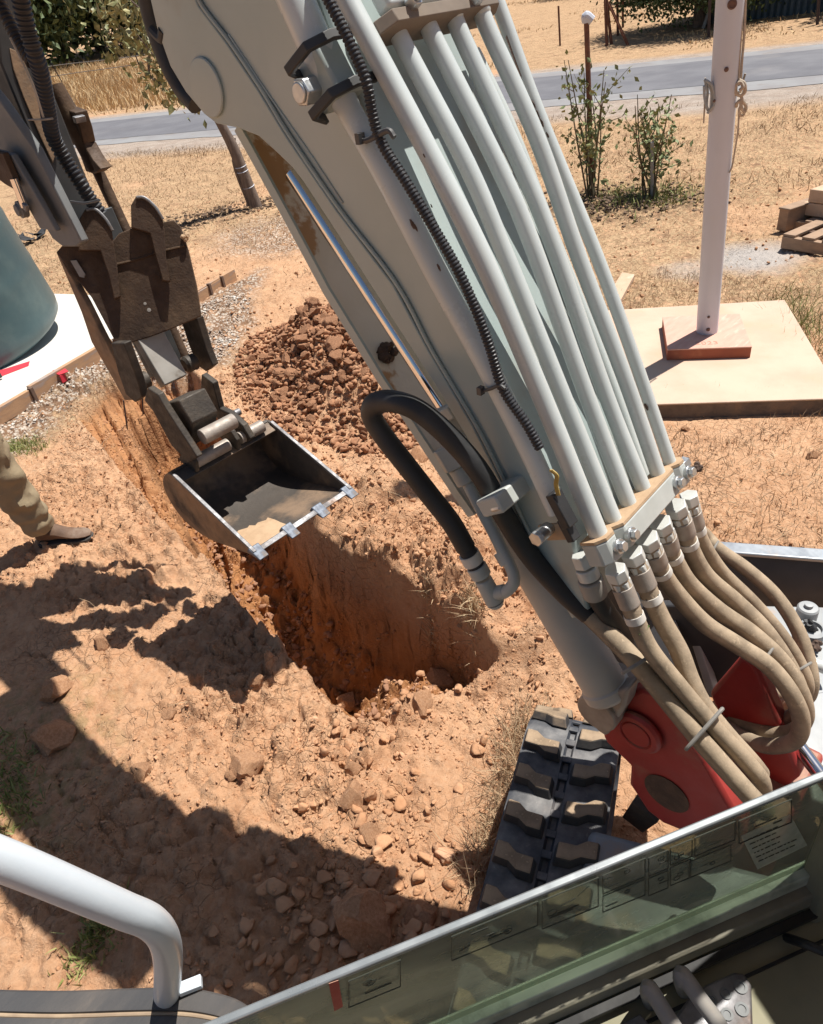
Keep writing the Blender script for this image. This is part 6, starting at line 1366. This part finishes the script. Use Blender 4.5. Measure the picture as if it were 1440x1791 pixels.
def put_clod(x, y, s, label, group, k=None, sink=.3, mesh=None, sc=(1, 1, 1)):
    k = random.randrange(len(RK)) if k is None else k; o = bpy.data.objects.new('soil_clod', (mesh or RK)[k]); scene.collection.objects.link(o)
    o.location = (x, y, H(x, y) + s * (.5 - sink)); o.rotation_euler = (random.uniform(-.5, .5), random.uniform(-.5, .5), random.uniform(0, 6.3)); o.scale = (s * sc[0], s * sc[1], s * sc[2]); tag(o, label, 'clod', group); return o
big = [(432, 1336, 66, 'broad flat sunlit clod left of the trench end', 1), (618, 1400, 60, 'round sunlit clod between the trench and the shadow edge', 2), (640, 1620, 118, 'largest clod, square and dark in the shade below the shadow edge', 3), (742, 1612, 66, 'smaller shaded clod right of the largest dark clod', 4),
       (622, 1346, 34, 'small clod just above the round sunlit clod', 5), (645, 1465, 46, 'flat sunlit clod just above the shadow edge', 0), (405, 1355, 26, 'small clod at the left of the broad flat clod', 6), (770, 1190, 58, 'clod lying inside the near end of the trench', 1), (735, 1235, 50, 'cracked clod on the rubble at the trench end', 2), (610, 1230, 40, 'clod on the left lip of the trench end', 3),
       (740, 800, 40, 'red clod under the loop of black hose', 4), (100, 1205, 60, 'upper clod in the left shadow', 5), (180, 1130, 40, 'clod at the upper edge of the left shadow', 6), (90, 1290, 80, 'wide shaded clod low in the left shadow', 0), (450, 1190, 34, 'clod among the tooth shadows', 1), (1420, 798, 22, 'small dark clod in the dry grass at the right edge', 2), (1200, 752, 16, 'small dark clod in the grass below the pad', 3), (1122, 541, 9, 'tiny brown stone on the pad corner', 4), (250, 1350, 40, 'clod in the shade left of the sunlit strip', 2), (300, 1250, 30, 'clod under the left tooth shadow', 4)]
for (px, py, w_px, lab, k) in big:
    p = onT(px, py); d_ = (RC.T @ (p - CAM))[2]; s = w_px / FPX * d_ * .52; zz_ = .10 if py == 541 else 0
    o = put_clod(p[0], p[1], s, lab, None, k, .34); o.location.z += zz_
mat('heap_clod', (.40, .20, .105), (.29, .14, .075), 9, .95, c3=(.50, .29, .17), s3=8, t3=(.52, .75), bump=.006, bscale=40)
RKH = [rock_mesh(k + 40, 3, .75, 'soil_clod', 'heap_clod') for k in range(7)]
# spoil heap: clods one by one, largest first
g = np.random.default_rng(11); n_c = 0
for i in range(900):
    a = g.uniform(0, 6.28); r_ = g.uniform(0, 1.15) ** .8; u = math.cos(a) * r_ * .98; v_ = math.sin(a) * r_ * .54
    x = HEAP_C[0] + u * math.cos(1.2) - v_ * math.sin(1.2); y = HEAP_C[1] + u * math.sin(1.2) + v_ * math.cos(1.2); s = float(np.clip(g.lognormal(-3.45, .36), .022, .066)) * (1.05 - .3 * r_)
    if n_c < 285:
        if s < .026: continue
        o = put_clod(x, y, s, 'angular orange-brown clod on the spoil heap beside the trench', 'clods on the spoil heap', None, .12, RKH); o.location.z += g.uniform(0, .03); n_c += 1
def scatter(n_, sampler, smin, smax, name, m_, seed, label=None, cat=None, sub=1, flat=.7, p=2.2, sink=.3, nvar=8):
    g = np.random.default_rng(seed); XY = sampler(g, n_); n_ = len(XY); z = H(XY[:, 0], XY[:, 1]); s = smin + (smax - smin) * g.uniform(0, 1, n_) ** p
    vs = []; fs = []; base = []
    for k in range(nvar):
        v, f = ICO1 if sub == 1 else ICO2; gg = np.random.default_rng(seed * 31 + k); vv = v * (1 + .25 * gg.uniform(-1, 1, (len(v), 1)))
        for _ in range(8): d = gg.normal(size=3); d /= np.linalg.norm(d); c = gg.uniform(.28, .62); q = vv @ d; vv = vv - np.outer(np.maximum(0, q - c), d)
        vv = vv * V(1, gg.uniform(.65, 1), flat); base.append((vv, np.array(f)))
    kk = g.integers(0, nvar, n_); an = g.uniform(0, 6.28, n_); tl = g.uniform(-.4, .4, n_); allv = []; allf = []; o = 0
    for k in range(nvar):
        m_k = kk == k; v, f = base[k]; nk = m_k.sum()
        if nk == 0: continue
        ca, sa = np.cos(an[m_k]), np.sin(an[m_k]); ct, st = np.cos(tl[m_k]), np.sin(tl[m_k]); sc_ = s[m_k]
        x = v[None, :, 0] * sc_[:, None]; y = v[None, :, 1] * sc_[:, None]; zz = v[None, :, 2] * sc_[:, None]
        y, zz = y * ct[:, None] - zz * st[:, None], y * st[:, None] + zz * ct[:, None]
        X = x * ca[:, None] - y * sa[:, None] + XY[m_k, 0:1]; Y = x * sa[:, None] + y * ca[:, None] + XY[m_k, 1:2]; Zz = zz + (z[m_k] + sc_ * flat * (1 - 2 * sink))[:, None]
        P = np.stack([X, Y, Zz], 2).reshape(-1, 3); F_ = (f[None] + (np.arange(nk) * len(v))[:, None, None]).reshape(-1, 3) + o; allv.append(P); allf.append(F_); o += len(P)
    P = np.vstack(allv); F_ = np.vstack(allf); me_ = bpy.data.meshes.new(name); me_.vertices.add(len(P)); me_.vertices.foreach_set('co', P.ravel()); nf = len(F_)
    me_.loops.add(nf * 3); me_.loops.foreach_set('vertex_index', F_.ravel().astype(np.int32)); me_.polygons.add(nf); me_.polygons.foreach_set('loop_start', np.arange(nf) * 3); me_.polygons.foreach_set('loop_total', np.full(nf, 3)); me_.update(calc_edges=True)
    me_.materials.append(MATS[m_]); ob = bpy.data.objects.new(name, me_); scene.collection.objects.link(ob); ob['kind'] = 'stuff'
    if label: ob['label'] = label; ob['category'] = cat
    return ob
def in_tri(g, n_, poly):                              # uniform samples in a polygon
    P = np.array(poly); lo, hi = P.min(0), P.max(0); out = np.empty((0, 2))
    while len(out) < n_:
        q = g.uniform(lo, hi, (n_ * 2, 2)); out = np.vstack([out, q[poly_sd(q[:, 0], q[:, 1], P) > 0]])
    return out[:n_]
near_poly = [(-.5, .5), (2.1, .4), (2.6, 1.4), (2.8, 2.6), (2.3, 4.4), (1.2, 5.3), (.2, 4.0), (-.5, 2.5)]
def s_near(g, n_):
    q = in_tri(g, n_ * 3, near_poly); w_ = np.exp(-np.abs(poly_sd(q[:, 0], q[:, 1], TR)) / .35) * .8 + .22 + .35 * (fbm(q[:, 0], q[:, 1], 2.2, 3, 500) > .05); w_ *= .25 + 1.5 * (fbm(q[:, 0], q[:, 1], 1.1, 2, 520) > -.02)
    return q[g.uniform(0, 1, len(q)) < w_ * .75][:n_]
scatter(30000, s_near, .002, .011, 'soil_crumbs', 'soil_clod', 1, 'loose orange soil crumbs around the trench', 'soil', p=3.6)
scatter(220, s_near, .008, .020, 'soil_lumps', 'soil_clod', 2, 'scattered lumps of orange soil around the trench', 'soil', sub=2, p=2.5)
def s_trench(g, n_):
    q = in_tri(g, n_ * 2, TR); return q[poly_sd(q[:, 0], q[:, 1], TR) > .06][:n_]
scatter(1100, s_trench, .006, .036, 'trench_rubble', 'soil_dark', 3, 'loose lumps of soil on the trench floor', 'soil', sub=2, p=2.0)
def s_end(g, n_): c = onZ(700, 1215)[:2]; return np.array(c) + g.normal(size=(n_, 2)) * [.26, .13]
scatter(300, s_end, .003, .026, 'end_rubble', 'soil_clod', 4, 'crumbly soil at the near end of the trench', 'soil', sub=2)
def s_bank(g, n_):
    a, b_ = onZ(590, 880)[:2], onZ(890, 1110)[:2]; t = g.uniform(0, 1, n_)[:, None]; return a + (b_ - a) * t + g.normal(size=(n_, 2)) * .16
scatter(1300, s_bank, .003, .024, 'bank_rubble', 'soil_clod', 5, 'crumbly soil heaped along the far bank of the trench', 'soil', sub=2, p=3.4)
def s_shade(g, n_): c = onZ(600, 1620)[:2]; return np.array(c) + g.normal(size=(n_, 2)) * [.30, .16]
scatter(420, s_shade, .006, .036, 'shade_lumps', 'soil_clod', 6, 'dug soil lumps in the shade beside the machine', 'soil', sub=2, p=2.2)
def s_heap(g, n_):
    a = g.uniform(0, 6.28, n_); r_ = g.uniform(0, 1.25, n_) ** .7; u = np.cos(a) * r_ * 1.04; v_ = np.sin(a) * r_ * .60
    return np.stack([HEAP_C[0] + u * math.cos(1.2) - v_ * math.sin(1.2), HEAP_C[1] + u * math.sin(1.2) + v_ * math.cos(1.2)], 1)
scatter(7000, s_heap, .005, .036, 'heap_rubble', 'heap_clod', 7, 'smaller broken soil of the spoil heap', 'soil', sub=2, p=2.0, sink=.15)
def s_heap2(g, n_):
    q = s_heap(g, n_); c = np.array(HEAP_C); return c + (q - c) * 1.35
scatter(1800, s_heap2, .005, .03, 'heap_fringe', 'soil_clod', 17, 'crumbs fringing the spoil heap', 'soil', sub=1, p=2.4)
def s_grav(g, n_):
    q = in_tri(g, n_, GRAVEL); e_ = poly_sd(q[:, 0], q[:, 1], np.array(GRAVEL)); return q[g.uniform(0, 1, len(q)) < (.5 + 2.2 * fbm(q[:, 0], q[:, 1], 1.7, 3, 120)) * sstep(0, .35, e_ + .5 * fbm(q[:, 0], q[:, 1], 2.5, 3, 125))]
scatter(16000, s_grav, .006, .019, 'gravel', 'gravel', 8, 'pale crushed gravel along the slab edge', 'gravel', p=1.5)
def s_mid(g, n_): return np.stack([g.uniform(2.5, 9, n_), g.uniform(.3, 9, n_)], 1)
scatter(3500, s_mid, .004, .028, 'yard_crumbs', 'soil_clod', 9, 'small clods scattered over the dry yard', 'soil', p=4)
def s_rose(g, n_): a = onT(1040, 352)[:2]; b_ = onT(1150, 345)[:2]; t = g.uniform(-.1, 1.1, n_)[:, None]; return a + (b_ - a) * t + g.normal(size=(n_, 2)) * .32
scatter(1500, s_rose, .012, .05, 'mulch', 'mulch', 10, 'dark damp mulch around the rose bushes', 'mulch', flat=.35)
def s_sap_shade(g, n_): a = onT(330, 385)[:2]; b_ = onT(450, 358)[:2]; t = g.uniform(0, 1.1, n_)[:, None]; return a + (b_ - a) * t + g.normal(size=(n_, 2)) * .22
scatter(700, s_sap_shade, .015, .05, 'mulch', 'mulch', 12, 'dark flecks put in for the shade under the sapling', 'mulch', flat=.35)  # dark flecks laid where the sapling's crown casts its shadow

def grass(n_, sampler, hmin, hmax, wd, name, m_, seed, label, lay=.7, seg=2, bend=.5):
    g = np.random.default_rng(seed); XY = sampler(g, n_); n_ = len(XY); z = H(XY[:, 0], XY[:, 1]); h_ = hmin + (hmax - hmin) * g.uniform(0, 1, n_) ** 1.6
    a = g.uniform(0, 6.28, n_); tilt = g.uniform(0, lay, n_); d = np.stack([np.cos(a) * np.sin(tilt), np.sin(a) * np.sin(tilt), np.cos(tilt)], 1)
    b0 = np.stack([XY[:, 0], XY[:, 1], z - .004], 1); s = np.cross(d, g.normal(size=(n_, 3))); s /= np.linalg.norm(s, axis=1)[:, None]; w_ = wd * g.uniform(.6, 1.3, n_)[:, None]
    bd = np.stack([np.cos(a), np.sin(a), -np.ones(n_) * .5], 1) * (bend * g.uniform(0, 1, n_) * h_)[:, None] * .5
    mid = b0 + d * h_[:, None] * .5; tip = b0 + d * h_[:, None] + bd
    P = np.stack([b0 - s * w_, b0 + s * w_, mid - s * w_ * .8, mid + s * w_ * .8, tip], 1).reshape(-1, 3); i0 = (np.arange(n_) * 5)[:, None]
    F_ = np.concatenate([i0 + [0, 1, 3], i0 + [0, 3, 2], i0 + [2, 3, 4]], 1).reshape(-1, 3); me_ = bpy.data.meshes.new(name); me_.vertices.add(len(P)); me_.vertices.foreach_set('co', P.ravel()); nf = len(F_)
    me_.loops.add(nf * 3); me_.loops.foreach_set('vertex_index', F_.ravel().astype(np.int32)); me_.polygons.add(nf); me_.polygons.foreach_set('loop_start', np.arange(nf) * 3); me_.polygons.foreach_set('loop_total', np.full(nf, 3)); me_.update(calc_edges=True)
    me_.materials.append(MATS[m_]); ob = bpy.data.objects.new(name, me_); scene.collection.objects.link(ob); ob['kind'] = 'stuff'; ob['label'] = label; ob['category'] = 'grass'; return ob
def box_s(x0, x1, y0, y1, k, th=-.02, sc_=.9, extra=None):
    def f(g, n_):
        q = np.stack([g.uniform(x0, x1, n_), g.uniform(y0, y1, n_)], 1); keep = fbm(q[:, 0], q[:, 1], sc_, 3, k) + .25 * fbm(q[:, 0], q[:, 1], 5, 2, k + 3) > th
        keep &= poly_sd(q[:, 0], q[:, 1], TR) < -.12
        keep &= poly_sd(q[:, 0], q[:, 1], np.array([p[:2] for p in Pd])) < -.01
        if extra is not None: keep &= extra(q)
        return q[keep]
    return f
def not_slab(q):
    r_ = (q - pA[:2]) @ sin_[:2]; a_ = (q - pA[:2]) @ sdir[:2]; return (r_ < -.03) | (a_ > SL - .6) | (r_ > 3.5)
grass(26000, box_s(2.2, 5.5, .1, 2.9, 601, -.10, 1.4), .02, .075, .0016, 'dry_grass', 'grass_dry', 21, 'short flattened dry grass around the flagpole pad', 1.45)
grass(34000, box_s(4, 11.5, .4, 9.6, 602, -.03, .8, not_slab), .015, .06, .0022, 'dry_grass', 'grass_dry', 22, 'short dry straw over the middle yard', 1.45)
grass(30000, box_s(8, 15, 1, 18, 603, -.06, .6, lambda q: (q @ ROADN[:2] < S0 - 2.2) & not_slab(q)), .03, .12, .004, 'dry_grass', 'grass_dry', 23, 'coarser dry grass between the yard and the road verge', 1.2)
grass(5000, box_s(-.4, 2.8, .6, 5.5, 604, .06, 1.6), .02, .10, .0014, 'dry_grass', 'grass_dry', 24, 'loose straw on the dug soil', 1.5)
grass(30000, box_s(1, 9, 5.5, 19, 606, -.05, .7, lambda q: (q @ ROADN[:2] < S0 - 2.4) & not_slab(q)), .02, .08, .004, 'dry_grass', 'grass_dry', 36, 'short dry grass between the slab and the road', 1.2)
# long straws on the ground
def s_line(pts, w_):
    def f(g, n_):
        P = np.array([onT(*p)[:2] for p in pts]); t = g.uniform(0, len(P) - 1.001, n_); i = t.astype(int); fr_ = (t - i)[:, None]; return P[i] * (1 - fr_) + P[i + 1] * fr_ + g.normal(size=(n_, 2)) * w_
    return f
grass(1500, s_line([(930, 1250), (915, 1310), (890, 1380), (865, 1470), (845, 1560)], .035), .05, .15, .0012, 'dry_grass', 'grass_dry', 25, 'pale straw along the outer edge of the track', 1.3)
grass(500, s_line([(1110, 708), (1250, 705), (1440, 700)], .03), .03, .14, .0015, 'grass_tufts', 'grass_green', 26, 'thin green and dry blades along the front of the pad', .9)
grass(450, s_line([(1375, 520), (1400, 570), (1440, 620)], .10), .05, .22, .002, 'grass_tufts', 'grass_green', 27, 'green tufts beside the right corner of the pad', 1.0)
grass(420, s_line([(-20, 1300), (20, 1340), (30, 1400), (20, 1440)], .05), .02, .07, .003, 'grass_tufts', 'grass_green', 28, 'green weeds at the left edge in the shade', 1.1)
grass(500, s_line([(170, 1640), (190, 1610), (130, 1700)], .035), .015, .05, .003, 'grass_tufts', 'grass_green', 29, 'small green weeds below the white hand rail', 1.2)
grass(900, s_line([(-10, 800), (30, 780), (60, 790)], .06), .02, .07, .0022, 'grass_tufts', 'grass_green', 30, 'pale green weeds in the gravel at the left edge', 1.1)
grass(260, s_line([(742, 1050), (752, 1056)], .02), .03, .09, .0014, 'grass_tufts', 'grass_dry', 31, 'tuft of straw on the far bank of the trench', 1.3)
grass(260, s_line([(825, 1120), (836, 1100)], .02), .04, .12, .0014, 'grass_tufts', 'grass_dry', 32, 'straw tuft near the end of the far bank', 1.2)
grass(700, s_line([(1085, 350), (1180, 340)], .25), .04, .12, .006, 'grass_tufts', 'grass_green', 33, 'green weeds under the shorter rose bush', 1.0)
# tall golden grass beyond the road
def s_far(x):
    def f(g, n_):
        s = g.uniform(S1 + 2.2, S1 + 16, n_); t = g.uniform(-6, 60, n_); q = s[:, None] * ROADN[None, :2] + t[:, None] * ROADT[None, :2]; k = fbm(q[:, 0], q[:, 1], .14, 3, 700) + .02 * np.clip((t - 18), -8, 14) > .05; return q[k]
    return f
grass(60000, s_far(0), .25, .75, .018, 'tall_grass', 'grass_tall', 34, 'tall golden grass in the paddock across the road', .5, bend=.7)
def s_far2(g, n_):
    s = g.uniform(S1 + 1.0, 50, n_); t = g.uniform(-14, 60, n_); q = s[:, None] * ROADN[None, :2] + t[:, None] * ROADT[None, :2]; return q[fbm(q[:, 0], q[:, 1], .3, 3, 710) > .0]
grass(45000, s_far2, .05, .2, .016, 'dry_grass', 'grass_tall', 35, 'short dry grass of the paddock across the road', 1.1)
# steel pegs in the trench terrace
for (px, py, tx, ty, lab) in ((219, 745, 216, 700, 'left thin rusty peg in the scraped terrace'), (247, 728, 249, 695, 'right thin rusty peg in the scraped terrace')):
    b0 = onT(px, py); n_ = nrm(V(*(CAM - b0)[:2], 0)); mb = MB(); mb.cyl(b0 - ZZ * .05, onPlane(tx, ty, b0, n_), .005, seg=6); o = mb.build('steel_peg', 'dark_post', None); tag(o, lab, 'peg')
